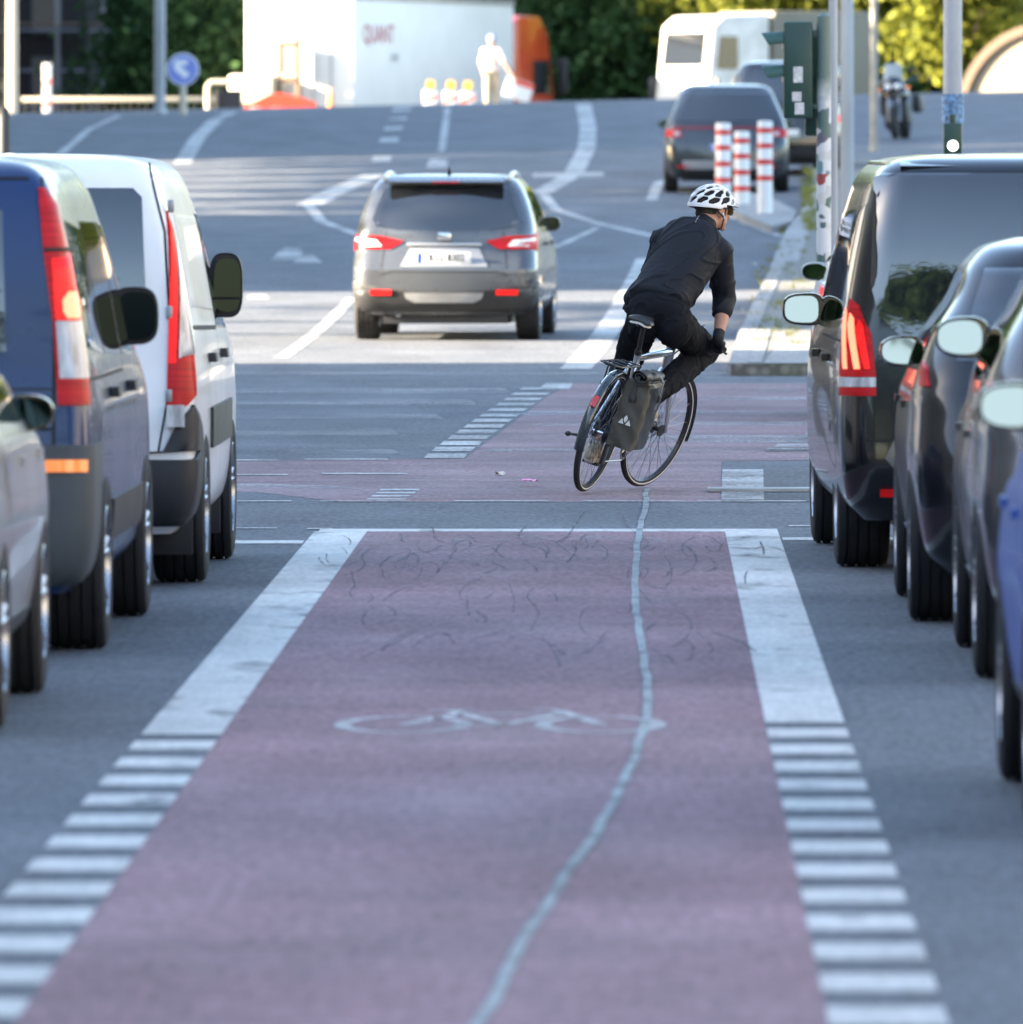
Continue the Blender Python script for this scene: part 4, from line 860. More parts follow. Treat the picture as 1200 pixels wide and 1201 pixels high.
for k in range(n_ * 2):                                                   # the rolled top, a spiral roll along the bag
    a = 2 * math.pi * k / n_; r_ = .018 + .026 * k / (2 * n_); pts.append(((X0 + X1) / 2 + .012 + r_ * math.cos(a) * 1.35, Z1 + .045 + r_ * math.sin(a)))
vs = []; ny = 12
for (cx_, cz_) in pts:
    for j in range(ny + 1): y = Y0 - .040 + (Y1 - Y0 + .05) * j / ny; vs.append((cx_ + .003 * math.sin(y * 60), y, cz_ + .004 * math.sin(y * 40 + cx_ * 60)))
fs = [(i * (ny + 1) + j, i * (ny + 1) + j + 1, (i + 1) * (ny + 1) + j + 1, (i + 1) * (ny + 1) + j) for i in range(len(pts) - 1) for j in range(ny)]
rt = mesh_obj('roll_top', vs, fs, mat('roll_tarpaulin', (.036, .036, .034), .5, bump=.3, bscale=25), pan, ang=60); bake(rt, ('SOLIDIFY', {'thickness': .004}))
bag_mesh('roll_base', X0 + .006, X1 + .0, Y0 - .008, Y1, Z1 - .02, Z1 + .03, OL, pan, .0, .01, .8)
GS = mat('grey_webbing', (.13, .135, .135), .6)
def strap(pts, wd, name, m=GS, th=.003, ax=Vector((0, 1, 0)), parent=None):
    vs = []; P = [Vector(p) for p in pts]
    for i, p in enumerate(P):
        t = (P[min(i + 1, len(P) - 1)] - P[max(i - 1, 0)]).normalized(); nn = t.cross(ax).normalized()
        for a_, b_ in ((-1, 0), (1, 0), (1, 1), (-1, 1)): vs.append(p + ax * a_ * wd / 2 + nn * th * b_)
    fs = [(4 * i + j, 4 * i + (j + 1) % 4, 4 * i + 4 + (j + 1) % 4, 4 * i + 4 + j) for i in range(len(P) - 1) for j in range(4)] + [(0, 1, 2, 3), (4 * len(P) - 4, 4 * len(P) - 3, 4 * len(P) - 2, 4 * len(P) - 1)]
    return mesh_obj(name, vs, fs, m, parent or pan, False)
xo = X1 + .016
for y in (.02,):
    st = strap([(X0 + .01, y, Z1 + .05), (X0 + .06, y, Z1 + .078), (X1 - .01, y, Z1 + .078), (xo + .012, y, Z1 + .04), (xo + .012, y, Z1 - .03), (xo + .008, y, Z1 - .12)], .022, 'strap')
    mb = MB(); mb.box(xo + .008, xo + .022, y - .018, y + .018, Z1 - .075, Z1 - .035, .004); mb.build('buckle', PLAS, st)
strap([(X0 + .07, Y0 - .018, Z1 + .05), (X0 + .07, Y0 - .022, Z1 - .02), (X0 + .072, Y0 - .020, Z1 - .10)], .024, 'end_tab', mat('dark_webbing', (.035, .035, .034), .6), ax=Vector((1, 0, 0)))
mb = MB(); mb.box(X0 + .055, X0 + .09, Y0 - .030, Y0 - .018, Z1 - .10, Z1 - .062, .004); mb.build('clip', PLAS, pan)
# emblem: two triangles and a leaf
WP = mat('white_print', (.62, .62, .60), .4); ex, ez = X0 + .072, Z0 + .145; ey = Y0 - .024
emb = MB(); emb.prism([(ex - .036, ez - .016), (ex - .006, ez - .016), (ex - .020, ez + .014)], ey - .001, ey + .004, 'xz'); emb.prism([(ex + .006, ez - .016), (ex + .036, ez - .016), (ex + .020, ez + .014)], ey - .001, ey + .004, 'xz')
emb.prism([(ex, ez - .006), (ex + .010, ez + .010), (ex + .009, ez + .024), (ex, ez + .036), (ex - .009, ez + .024), (ex - .010, ez + .010)], ey - .001, ey + .004, 'xz'); emb.build('emblem', WP, pan, smooth=False)
# ------------------------------------------------------------------ rider
BW = Matrix.Translation((BX, BY, gz(BX, BY) + .012)) @ Matrix.Rotation(YAW, 4, 'Z') @ Matrix.Rotation(LEAN, 4, 'Y')
def P3(px, py, Y): return Vector(((px - VX) * Y / F, Y, CH - (py - VY) * Y / F))
rider = thing('cyclist', 'cyclist in black jacket and trousers with a white helmet, leaning through the turn', 'person', (BX, BY, gz(BX, BY)))
OFF = Vector((BX, BY, gz(BX, BY)))
def blob(name, parts, m, parent, vox=.008, sm=6, wr=None, subd=0):
    """one continuous surface: union of tapered limbs and ellipsoids, remeshed and smoothed"""
    mb = MB()
    for p in parts:
        if p[0] == 'c':
            _, a, ra, c, rb = p; a, c = Vector(a), Vector(c); n = max(2, int((c - a).length / (.35 * min(ra, rb))) + 1)
            for i in range(n + 1): t = i / n; r_ = ra + (rb - ra) * t; mb.ell(a.lerp(c, t), (r_, r_, r_), n=16)
        else:
            _, c, r_, M = p; mb.ell(c, r_, M, n=24)
    mb.v = [tuple(Vector(v) - OFF) for v in mb.v]
    o = mb.build(name, m, parent)
    bake(o, ('REMESH', {'mode': 'VOXEL', 'voxel_size': vox}), ('SMOOTH', {'factor': .6, 'iterations': sm}))
    if wr:
        from mathutils import noise
        amp, sc, st = wr
        vn = [(v.co.copy(), v.normal.copy()) for v in o.data.vertices]
        for v, (c, nn) in zip(o.data.vertices, vn):
            q = Vector((c.x * sc[0], c.y * sc[1], c.z * sc[2])); q = Vector((q.x * .55 + q.z * .8, q.y, q.z * .55 - q.x * .8)); q.x *= .5; w1 = noise.noise(q + Vector((noise.noise(q * .6), noise.noise(q * .6 + Vector((5, 0, 0))), noise.noise(q * .6 + Vector((0, 7, 0))))) * st)
            w2 = noise.noise(q * 2.3 + Vector((9, 3, 1))); v.co = c + nn * amp * (max(0, 1 - abs(w1) * 7) ** 1.3 * 1.5 + w2 * .55 + w1 * .9)
    o.data.shade_smooth(); return o
def fr(xdir, up):
    x = Vector(xdir).normalized(); u = Vector(up); y = u.cross(x).normalized(); z = x.cross(y).normalized()
    return Matrix((x, y, z)).transposed()
ry = 66.4
pel = P3(773, 368, ry); hpL = P3(756, 374, ry + .06); hpR = P3(792, 380, ry - .02)
knL = P3(731, 436, ry + .38); knR = P3(826, 412, ry + .44)
pdL = BW @ Vector((-.125, PL.y, PL.z + .02)); pdR = BW @ Vector((.125, PR.y, PR.z + .02))
bfw = (BW.to_3x3() @ Vector((0, 1, 0))).normalized(); bup = (BW.to_3x3() @ Vector((0, 0, 1))).normalized(); brt = (BW.to_3x3() @ Vector((1, 0, 0))).normalized()
ankL = pdL - bfw * .085 + bup * .105 + brt * .01; ankR = pdR - bfw * .10 + bup * .105
waist = P3(776, 348, ry + .06); chest = P3(806, 298, ry + .22); ub = P3(814, 277, ry + .30); neck = P3(828, 262, ry + .36); head = P3(836, 245, ry + .43)
shL = P3(779, 284, ry + .40); shR = P3(842, 295, ry + .22); elL = P3(770, 318, ry + .62); wrL = P3(768, 362, ry + .78)
elR = P3(850, 350, ry + .34)
gripR = BW @ (STEER @ Vector((.295, .865, .936))); gripL = BW @ (STEER @ Vector((-.295, .865, .936)))
wrR = gripR + Vector((.00, -.055, .055)); wrL = gripL + Vector((0, -.05, .06))
sx_ = (shR - shL).normalized(); hx = (hpR - hpL).normalized(); up_t = (ub - waist).normalized()
TM = fr(sx_, up_t); HM = fr(hx, (waist - pel)); MM = fr((sx_ + hx), up_t)
fd_h = Vector((math.sin(R(52)), math.cos(R(52)), -.12)).normalized(); HD = Matrix((Vector(fd_h.cross(Vector((0, 0, 1)))).normalized(), fd_h, (fd_h.cross(Vector((0, 0, 1))).normalized()).cross(fd_h))).transposed()   # x right, y forward, z up
def hd(x, y, z): return head + HD @ Vector((x, y, z))
SKIN = mat('skin', (.40, .21, .145), .5, var=.08, vscale=30, spec=.4)
body_parts = [('e', pel, (.155, .11, .11), HM), ('e', waist, (.14, .10, .12), MM), ('e', chest, (.16, .11, .16), TM), ('e', ub, (.15, .09, .08), TM),
    ('c', ub, .075, neck, .06), ('c', neck, .058, hd(0, -.01, -.06), .062), ('e', hd(0, 0, .02), (.076, .096, .105), HD), ('e', hd(0, .035, -.055), (.056, .062, .062), HD),
    ('c', hd(0, .094, -.002), .010, hd(0, .113, -.035), .015), ('e', hd(.078, -.005, -.02), (.010, .020, .032), HD), ('e', hd(-.078, -.005, -.02), (.010, .020, .032), HD), ('e', hd(0, .085, -.070), (.024, .014, .008), HD), ('e', hd(0, .08, -.10), (.022, .020, .018), HD),
    ('c', shL, .062, elL, .045), ('c', elL, .044, wrL, .028), ('c', shR, .062, elR, .046), ('c', elR, .046, elR.lerp(wrR, .35), .045), ('c', elR.lerp(wrR, .35), .045, wrR, .029), ('c', ub, .08, shL, .06), ('c', ub, .08, shR, .06),
    ('c', hpL, .085, knL, .055), ('c', knL, .055, knL.lerp(ankL, .35), .056), ('c', knL.lerp(ankL, .35), .056, ankL, .036), ('c', hpR, .085, knR, .055), ('c', knR, .055, knR.lerp(ankR, .35), .056), ('c', knR.lerp(ankR, .35), .056, ankR, .036)]
def hand(wr_, grip, sgn):
    """palm over the bar, four fingers curled round it, thumb below"""
    bx = (BW.to_3x3() @ (STEER.to_3x3() @ Vector((.11, -.04, 0)))).normalized(); P = []
    pal = grip + bup * .026 - bfw * .006
    P.append(('c', wr_, .028, pal - bfw * .02 + bup * .004, .026))
    for k in range(4):
        o = bx * (.028 - .019 * k); r_ = (.0095, .0105, .0105, .0088)[k]; ln = (.9, 1, 1.04, .95)[k]
        a = pal - bfw * .016 + o; b_ = grip + o + bup * .029 + bfw * .010 * ln; c = grip + o + bfw * .030 * ln + bup * .008; d = grip + o + bfw * .022 - bup * .020; e = grip + o - bfw * .004 - bup * .027 * ln
        P += [('c', a, .0165, b_, .0125), ('c', b_, r_ * 1.12, c, r_), ('c', c, r_, d, r_ * .95), ('c', d, r_ * .95, e, r_ * .85)]
    t0 = pal - bx * .040 * 1; P += [('c', t0 - bfw * .02, .014, grip - bx * .048 - bfw * .020 - bup * .004, .0115), ('c', grip - bx * .048 - bfw * .020 - bup * .004, .0115, grip - bx * .048 + bfw * .012 - bup * .022, .0095)]
    return P
hr, hl = hand(wrR, gripR, 1), hand(wrL, gripL, -1)
body = blob('body', body_parts + hr + hl, SKIN, rider, .007, 4)
def grow(P, d): return [('c', a, r1 + d, b_, r2 + d) for _, a, r1, b_, r2 in P]
GLV = mat('glove_knit', (.012, .012, .014), .8, bump=.2, bscale=200)
for P, wr_, el_ in ((hr, wrR, elR), (hl, wrL, elL)): blob('glove', grow(P, .0025) + [('c', wr_, .033, wr_.lerp(el_, .12), .034)], GLV, rider, .0045, 2)
# trousers and jacket
CLO = mat('trouser_cloth', (.005, .0058, .0085), .85, spec=.2, var=.15, vscale=20, bump=.12, bscale=260)
JKT = mat('jacket_cloth', (.0085, .0105, .0155), .7, spec=.3, var=.15, vscale=14, bump=.12, bscale=300)
midL = knL.lerp(ankL, .5); midR = knR.lerp(ankR, .5)
blob('trousers', [('e', pel, (.190, .140, .130), HM), ('e', P3(758, 378, ry - .02), (.098, .11, .12), HM), ('e', P3(792, 384, ry - .06), (.10, .11, .12), HM), ('e', waist + Vector((0, 0, -.01)), (.172, .118, .07), MM),
    ('c', hpL, .102, knL, .076), ('c', knL, .078, midL, .080), ('c', midL, .080, ankL.lerp(knL, .12), .060), ('c', hpR, .105, knR, .084), ('c', knR, .080, midR, .074), ('c', midR, .074, ankR.lerp(knR, .10), .052)],
    CLO, rider, .0065, 14, (.0048, (8, 8, 13), 2.0))
cufR = elR.lerp(wrR, .30); upR = shR.lerp(elR, .5)
hem = P3(774, 352, ry + .05)
jk = blob('jacket', [*[('e', hem.lerp(chest, t), (.186 + .018 * t, .132 + .006 * math.sin(3 * t), .062 + .05 * t), fr(hx.lerp(sx_, t), up_t)) for t in [k / 10 for k in range(11)]], *[('e', chest.lerp(ub, t), (.204 - .02 * t, .136 - .02 * t, .112 - .022 * t), TM) for t in [k / 4 for k in range(1, 5)]], ('c', ub, .09, neck - up_t * .015, .070),
    ('c', ub, .095, shL, .080), ('c', ub, .095, shR, .082), ('c', shL, .082, elL, .066), ('c', elL, .064, wrL, .050), ('c', shR, .084, upR, .073), ('c', upR, .073, elR, .066), ('c', elR, .068, cufR, .062)],
    JKT, rider, .0065, 16, (.0062, (6, 6, 8), 2.2))
# pale piping on the back of the jacket, white label at the waistband, drawcord: laid on the cloth surface
from mathutils.bvhtree import BVHTree
def on_cloth(o, px, py, lift=.003):
    bv = BVHTree.FromPolygons([v.co + OFF for v in o.data.vertices], [p.vertices[:] for p in o.data.polygons]); d = P3(px, py, 60) - Vector((0, 0, CH))
    h = bv.ray_cast(Vector((0, 0, CH)), d.normalized()); return (h[0] + h[1] * lift - OFF) if h[0] else None
def trim(name, o, pts, r_, m, flat=.5):
    q = [on_cloth(o, *p) for p in pts]; q = [p for p in q if p is not None]
    if len(q) > 1: mb = MB(); mb.tube(q, r_, 6, flat=flat); mb.build(name, m, o)
trim('piping', jk, [(820, 254), (818, 257), (815.5, 261)], .0022, mat('pale_piping', (.30, .31, .33), .5))
trim('seam', jk, [(846, 283), (842, 290), (839, 300), (838, 312), (836, 326)], .002, PLAS)
trim('seam', jk, [(776, 262), (772, 272), (767, 284), (764, 296)], .002, PLAS)
# shoes
SH = mat('shoe_fabric', (.33, .28, .20), .7, var=.6, vscale=55, bump=.4, bscale=70); SOLE = mat('shoe_sole', (.42, .40, .36), .7)
for pd, ank in ((pdL, ankL), (pdR, ankR)):
    heel = pd - bfw * .11 + bup * .03; toe = pd + bfw * .115 + bup * .028; mid = pd + bup * .035
    s_ = blob('shoe', [('e', heel, (.034, .045, .036), fr(brt, bup)), ('c', heel + bup * .01, .036, mid + bfw * .03, .040), ('c', mid, .041, toe - bfw * .03, .036), ('c', heel + bup * .02, .036, ank - bup * .015, .044)], SH, rider, .006, 4)
    blob('sole', [('c', heel - bup * .022, .030, mid - bup * .030, .033), ('c', mid - bup * .030, .033, toe - bup * .018 - bfw * .01, .030)], SOLE, s_, .006, 3)
    blob('sock', [('c', ank - bup * .01, .041, ank.lerp(knL if ank is ankL else knR, .14), .041)], mat('grey_sock', (.10, .10, .11), .8), rider, .007, 2)
# hair at the nape, glasses, earphone
blob('hair', [('e', hd(0, -.02, .018), (.080, .090, .088), HD), ('e', hd(0, -.055, -.03), (.066, .045, .045), HD)], mat('dark_hair', (.035, .025, .018), .7, bump=.5, bscale=150), rider, .007, 2)
def local(mb, name, m, parent=None, **k):
    mb.v = [tuple(hd(*v) - OFF) for v in mb.v]; return mb.build(name, m, parent or rider, **k)
mb = MB()
for s_ in (-1, 1):
    mb.tube([(s_ * .079, -.01, .002), (s_ * .078, .07, .006), (s_ * .066, .100, .006)], .0028, 6)
    ring = [(s_ * (.036 + .029 * math.cos(t)), .108 - .012 * abs(math.cos(t) + .2), -.004 + .021 * math.sin(t)) for t in [2 * math.pi * k / 20 for k in range(20)]]
    mb.tube(ring, .0026, 6, closed=True)
mb.tube([(-.01, .110, .002), (.01, .110, .002)], .0026, 6); gls = local(mb, 'glasses', BLK)
for s_ in (-1, 1):
    mb = MB(); ring = [(s_ * (.036 + .028 * math.cos(t)), .1075 - .012 * abs(math.cos(t) + .2), -.004 + .020 * math.sin(t)) for t in [2 * math.pi * k / 20 for k in range(20)]]
    mb.add(ring, [tuple(range(20))]); local(mb, 'lens', mat('yellow_lens', (.45, .38, .12), .1, coat=1), gls)
mb = MB(); mb.ell((.088, .006, -.028), (.008, .008, .008), n=10); mb.tube([(.090, .010, -.03), (.090, .016, -.055)], .0035, 8); local(mb, 'earphone', mat('white_plastic', (.6, .6, .6)))
# helmet
def helm(a, b_, r=1.0):
    """a: angle round the head from straight ahead, b: elevation; returns head coordinates"""
    rx, ryy, rz_ = .100, .134, .106
    back = -.012 if math.cos(a) < 0 else 0
    return (rx * r * math.cos(b_) * math.sin(a), ryy * r * math.cos(b_) * math.cos(a) - .012, .022 + rz_ * r * math.sin(b_) + back * math.cos(b_))
NA, NB = 168, 64
def vent(a, b_):
    x, y, z = helm(a, b_); e = math.degrees(b_); A = math.degrees(a); 
    if A > 180: A -= 360
    # slots along the head on top: bands in x, broken along y
    if e > 48:
        for xc, ww in ((0, .011), (.036, .011), (-.036, .011), (.070, .009), (-.070, .009)):
            xx = x - xc * (1 - .25 * (y / .14) ** 2)
            if abs(xx) < ww:
                u = (y + .012) / .052 + (.5 if abs(xc) in (.036,) else 0); f_ = u - math.floor(u)
                if .10 < f_ < .90 and abs(xx) < 1.25 * ww * (1 - abs(f_ - .5) * .9): return True
        return False
    for e0, hh, ph, n in ((36, 10.5, 0, 11), (14, 9, 16, 11)):
        u = (A - ph + .9 * (e - e0)) / (360 / n); f_ = abs(u - round(u)) * 2; q = abs(e - e0) / hh
        if q < 1 and f_ < .80 * (1 - q * .45): return True
    return False
vs = [helm(2 * math.pi * i / NA, R(-8) + (R(90) - R(-8)) * j / NB) for j in range(NB + 1) for i in range(NA)]
fs = []
for j in range(NB):
    for i in range(NA):
        if j < NB - 1 and vent(2 * math.pi * (i + .5) / NA, R(-8) + R(98) * (j + .5) / NB): continue
        A = (2 * math.pi * (i + .5) / NA); 
        if j < 5 + 4 * abs(math.cos(A)) ** 2 * (1 if math.cos(A) > 0 else .0): 
            if math.cos(A) > .2 and j < 5: continue
        fs.append((j * NA + i, j * NA + (i + 1) % NA, (j + 1) * NA + (i + 1) % NA, (j + 1) * NA + i))
mb = MB(); mb.add(vs, fs); WH = mat('helmet_white', (.70, .71, .72), .28, coat=.5)
hel = local(mb, 'helmet', WH); bake(hel, ('SMOOTH', {'factor': .5, 'iterations': 4}), ('SOLIDIFY', {'thickness': .012, 'offset': 1}), ('SMOOTH', {'factor': .4, 'iterations': 2})); hel.data.shade_smooth()
mb = MB(); N2 = 40; vs = [helm(2 * math.pi * i / N2, R(-5) + R(95) * j / 14, .955) for j in range(15) for i in range(N2)]; mb.add(vs, [(j * N2 + i, j * N2 + (i + 1) % N2, (j + 1) * N2 + (i + 1) % N2, (j + 1) * N2 + i) for j in range(14) for i in range(N2)]); local(mb, 'helmet_liner', mat('foam_black', (.015, .014, .015), .8), hel)
vs = []
for i in range(17):
    t = -1 + i / 8; a = t * .85
    for k, q in enumerate((1.06, 1.22 + .0 * t)): p = helm(a, R(4), q if k == 0 else q + .10 * (1 - t * t)); vs.append((p[0], p[1], p[2] + (.004 if k == 0 else -.004)))
mb = MB(); mb.add(vs, [(2 * i, 2 * i + 1, 2 * i + 3, 2 * i + 2) for i in range(16)]); vz = local(mb, 'visor', WH, hel); bake(vz, ('SOLIDIFY', {'thickness': .004}))
mb = MB()
for s_ in (-1, 1): mb.tube([(s_ * .094, .02, .0), (s_ * .086, .018, -.045), (s_ * .055, .03, -.105), (0, .04, -.118)], .0045, 6); mb.tube([(s_ * .090, -.06, .0), (s_ * .088, .016, -.05)], .0045, 6)
local(mb, 'chin_strap', BLK, hel)
# ------------------------------------------------------------------ trees and plants
def leaf_mat(name, col, tr):
    m = bpy.data.materials.new(name); m.use_nodes = True; n = m.node_tree.nodes; l = m.node_tree.links
    b = n['Principled BSDF']; b.inputs['Roughness'].default_value = .6; b.inputs['Specular IOR Level'].default_value = .12
    g = n.new('ShaderNodeNewGeometry'); c = n.new('ShaderNodeValToRGB'); c.color_ramp.elements[0].color = (*[q * .55 for q in col], 1); c.color_ramp.elements[1].color = (col[0] * 1.5, col[1] * 1.35, col[2] * 1.1, 1)
    l.new(g.outputs['Random Per Island'], c.inputs[0]); l.new(c.outputs[0], b.inputs['Base Color'])
    t = n.new('ShaderNodeBsdfTranslucent'); h = n.new('ShaderNodeHueSaturation'); h.inputs['Value'].default_value = 1.6; h.inputs['Hue'].default_value = .485; l.new(c.outputs[0], h.inputs['Color']); l.new(h.outputs[0], t.inputs[0])
    mx = n.new('ShaderNodeMixShader'); mx.inputs[0].default_value = tr; l.new(b.outputs[0], mx.inputs[1]); l.new(t.outputs[0], mx.inputs[2]); l.new(mx.outputs[0], n['Material Output'].inputs[0]); return m
LEAFD = leaf_mat('dark_leaf', (.032, .075, .030), .3); LEAFY = leaf_mat('sunlit_linden_leaf', (.15, .185, .035), .5); BARK = mat('bark', (.07, .052, .038), .9, var=.4, vscale=6, bump=.6, bscale=12)  # sunlit yellow and shaded green are put into the two leaf colours
def crown_mesh(seed, c, r, nclump, per, size, hollow=.55):
    g = np.random.default_rng(seed); cl = g.normal(size=(nclump, 3)); cl /= np.linalg.norm(cl, axis=1)[:, None]
    cl = cl * (hollow + (1 - hollow) * g.random(nclump)[:, None] ** .6) * (1 + .14 * g.normal(size=(nclump, 1))) * np.array(r)
    sp = min(r) * .20 * (0.6 + .8 * g.random((nclump, 1, 1))); P = (cl[:, None, :] + g.normal(size=(nclump, per, 3)) * sp).reshape(-1, 3) + np.array(c); n = len(P)
    a = g.normal(size=(n, 3)); a /= np.linalg.norm(a, axis=1)[:, None]; q = np.cross(a, g.normal(size=(n, 3))); q /= np.linalg.norm(q, axis=1)[:, None]
    s_ = size * (.6 + .8 * g.random((n, 1))); V = np.stack([P - a * s_, P + q * s_ * .55, P + a * s_, P - q * s_ * .55], 1).reshape(-1, 3)
    return V, np.arange(4 * n).reshape(-1, 4)
def tree(name, label, seed, z0, z1, r, mt, n=(110, 60), size=.16, tr=.18, group=None):
    t = thing(name, label, 'tree', group=group); rn = random.Random(seed); zc_ = (z0 + z1) / 2; rz_ = (z1 - z0) / 2
    mb = MB(); top = z0 + rz_ * 1.2; pts = [(0, 0, -.2), (.02, 0, z0 * .5), (.06, .04, z0), (.1, .05, zc_), (.05, .1, top)]; mb.tube(pts, [tr * 1.25, tr, tr * .85, tr * .5, tr * .15], 10)
    for k in range(9):
        a = 2.4 * k; zb = z0 + (zc_ - z0) * k / 8; e = Vector((math.cos(a) * r * .75, math.sin(a) * r * .75, zb + rz_ * (.45 + .4 * rn.random())))
        mb.tube([(.05, .04, zb), (e.x * .45, e.y * .45, zb + (e.z - zb) * .35), e], [tr * .4, tr * .25, tr * .06], 7)
    mb.build('trunk', BARK, t)
    V, Fc = crown_mesh(seed, (0, 0, zc_), (r, r, rz_), n[0], n[1], size); me = bpy.data.meshes.new('crown'); me.from_pydata(V.tolist(), [], Fc.tolist()); me.materials.append(mt); link(bpy.data.objects.new('crown', me), t)
    return t
def setp(t, X, Y): t.location = (X, Y, gz(X, Y)); return t
# unseen trees added on the left so that their crowns cut the sunlight
st = tree('unseen_tree', 'unseen leafy tree with a high crown, added to cut the sun on the road', 3, 6.9, 13.5, 3.4, LEAFD, (170, 70), .22, group='unseen trees added to cut the sun at the left roadside')
setp(st, -20, 114.5)
for k, (x, y) in enumerate([(-19.8, 119.5), (-20.2, 124.5), (-20, 168), (-20, 173.5), (-20.3, 179), (-19.8, 184.5), (-20, 190), (-20.3, 195), (-20, 200)]):
    dup(st, (x, y, gz(x, y)), 1.3 * k, scale=.72 if y > 160 else 1)
# wall of trees behind the crest
tt = [('dense_tree', 'dark green tree behind the round blue sign', -11.5, 312, 0), ('dense_tree', 'dark green tree just left of the white lorry', -9.6, 306, 0),
      ('dense_tree', 'dark green tree above the white lorry trailer', -6.4, 320, 0), ('dense_tree', 'dark green tree above the red lorry cab', -3.0, 318, 0), ('dense_tree', 'dark green tree right of the red lorry cab', -.2, 314, 0),
      ('linden_tree', 'yellow green linden tree above the white cab of the camper', 2.6, 312, 1), ('linden_tree', 'sunlit yellow green linden tree behind the traffic signal', 5.4, 314, 1), ('linden_tree', 'sunlit yellow green linden tree above the motorcycle', 7.9, 310, 1), ('linden_tree', 'yellow green linden tree beside the arched building', 10.4, 318, 1), ('linden_tree', 'yellow green linden tree at the far right', 13.4, 322, 1)]
protos = {0: tree('dense_tree', 'x', 11, .7, 6.4, 2.4, LEAFD, (150, 80), .15), 1: tree('linden_tree', 'x', 12, 2.2, 11.5, 2.3, LEAFY, (170, 75), .15)}
used = set()
for k, (nm, lab, x, y, kd) in enumerate(tt):
    o = protos[kd] if kd not in used else dup(protos[kd], (0, 0, 0)); used.add(kd); o['label'] = lab; o['group'] = 'trees behind the crest of the road'; o.location = (x, y, gz(x, y)); o.rotation_euler = (0, 0, 1.7 * k)
# a dark hedge of wood further back
V, Fc = crown_mesh(31, (0, 345, 8.5), (34, 6, 10.5), 2000, 45, .30, .2); me = bpy.data.meshes.new('wood'); me.from_pydata(V.tolist(), [], Fc.tolist()); me.materials.append(LEAFD); tag(link(bpy.data.objects.new('woodland', me)), 'dark far woodland closing the view behind the trees', 'woodland', kind='stuff')
# trees behind the camera that the rear windows mirror
for k, (x, y) in enumerate([(-6.8, -14), (-14, -62), (8.5, -17), (17, -66), (4.5, -98)]):
    o = dup(st, (x, y, gz(x, y)), .9 * k, 'leafy street tree with a high crown standing behind the viewer', scale=(1.45, 1.2, 1.4, 1.2, 1.3)[k]); o['group'] = 'street trees behind the viewer'
# ------------------------------------------------------------------ buildings
def building(label, x0, x1, y0, y1, h, col, face, winc=None, name='unseen_building', floors=3, step=4.5, zb=None):
    z0 = gz((x0 + x1) / 2, (y0 + y1) / 2) - .5 if zb is None else zb
    b = thing(name, label, 'building', ((x0 + x1) / 2, (y0 + y1) / 2, z0)); w_, d_ = (x1 - x0) / 2, (y1 - y0) / 2
    mb = MB(); mb.box(-w_, w_, -d_, d_, 0, h); mb.build('wall', mat('plaster_' + '_'.join(str(int(c * 100)) for c in col), col, .85, var=.12, vscale=.6), b, False)
    mb = MB(); mb.box(-w_ - .35, w_ + .35, -d_ - .35, d_ + .35, h, h + .35, .05); mb.build('roof', mat('roof_felt', (.09, .06, .05), .8, var=.2), b, False)
    fm = wm = None; n = int(2 * d_ / step)
    for f_ in range(floors):
        for k in range(n):
            y = -d_ + (k + .5) * 2 * d_ / n; z = 1.5 + f_ * (h - 1) / floors
            if face == 'front': break
            fx = face * (w_ + .02)
            if fm is None:
                mb = MB(); mb.box(-.05, .05, -.62, .62, 0, 1.7, .01); fm = mb.build('window', mat('window_frame', (.6, .6, .57), .5), b, False); mb = MB(); mb.box(-.062, .062, -.52, .52, .1, 1.6); wm = mb.build('pane', GLASS, fm, False); f0 = fm
            else:
                f0 = fm.copy(); scene.collection.objects.link(f0); p = wm.copy(); scene.collection.objects.link(p); p.parent = f0
            f0.location = (fx, y, z)
    return b
building('long cream building out of view on the left, added to shade the near road', -32, -17.5, -90, 100.5, 14, (.26, .25, .22), 1, floors=4, step=9)  # unseen block added to keep the near road in shade
building('ochre building out of view on the left, added to shade the road', -34, -19, 131, 163, 14.5, (.40, .28, .16), 1, floors=4, step=8)  # unseen shade caster between the two sunny gaps
building('grey building out of view on the left, added to shade the crest', -36, -19.5, 203, 257, 15, (.30, .29, .27), 1, floors=4, step=9)  # unseen, added to shade the road up to the crest
building('grey building out of view on the far left, added to shade the trees', -38, -18.5, 301, 326, 11, (.26, .25, .24), 1, floors=3, step=9)  # unseen, added so that the left trees stand in shade
building('pale apartment building on the right of the street', 30, 42, -90, 92, 16, (.24, .23, .21), -1, floors=4, step=9)
# old brick building with scaffolding, far left
bb = building('dark brick building wrapped in scaffolding at the far left', -38, -15.3, 328, 345, 9, (.035, .030, .032), 'front', name='brick_building')
ox, oy, oz = bb.location
for k in range(3):
    for f_ in range(2):
        mb = MB(); xx = -16.4 - ox - k * 1.75; mb.box(xx - .42, xx + .42, 327.9 - oy, 328.05 - oy, 1.9 + f_ * 2.6, 3.9 + f_ * 2.6); wn = mb.build('window', mat('dull_frame', (.10, .10, .11), .6), bb, False)
        mb = MB(); mb.box(xx - .35, xx + .35, 327.87 - oy, 327.9 - oy, 2.0 + f_ * 2.6, 3.8 + f_ * 2.6); mb.build('pane', GLASS, wn, False)
sc = thing('scaffolding', 'grey tube scaffolding standing in front of the dark brick building', 'scaffolding', (-17, 326.5, gz(-17, 326.5)))
SCF = mat('scaffold_tube', (.24, .23, .25), .5, .5)
for k in range(5):
    for yy in (0, 1.0): mb = MB(); mb.cyl((-1.6 - 1.2 + 1.25 * k, yy, 0), (-1.6 - 1.2 + 1.25 * k, yy, 8), .04, 8); mb.build('upright', SCF, sc)
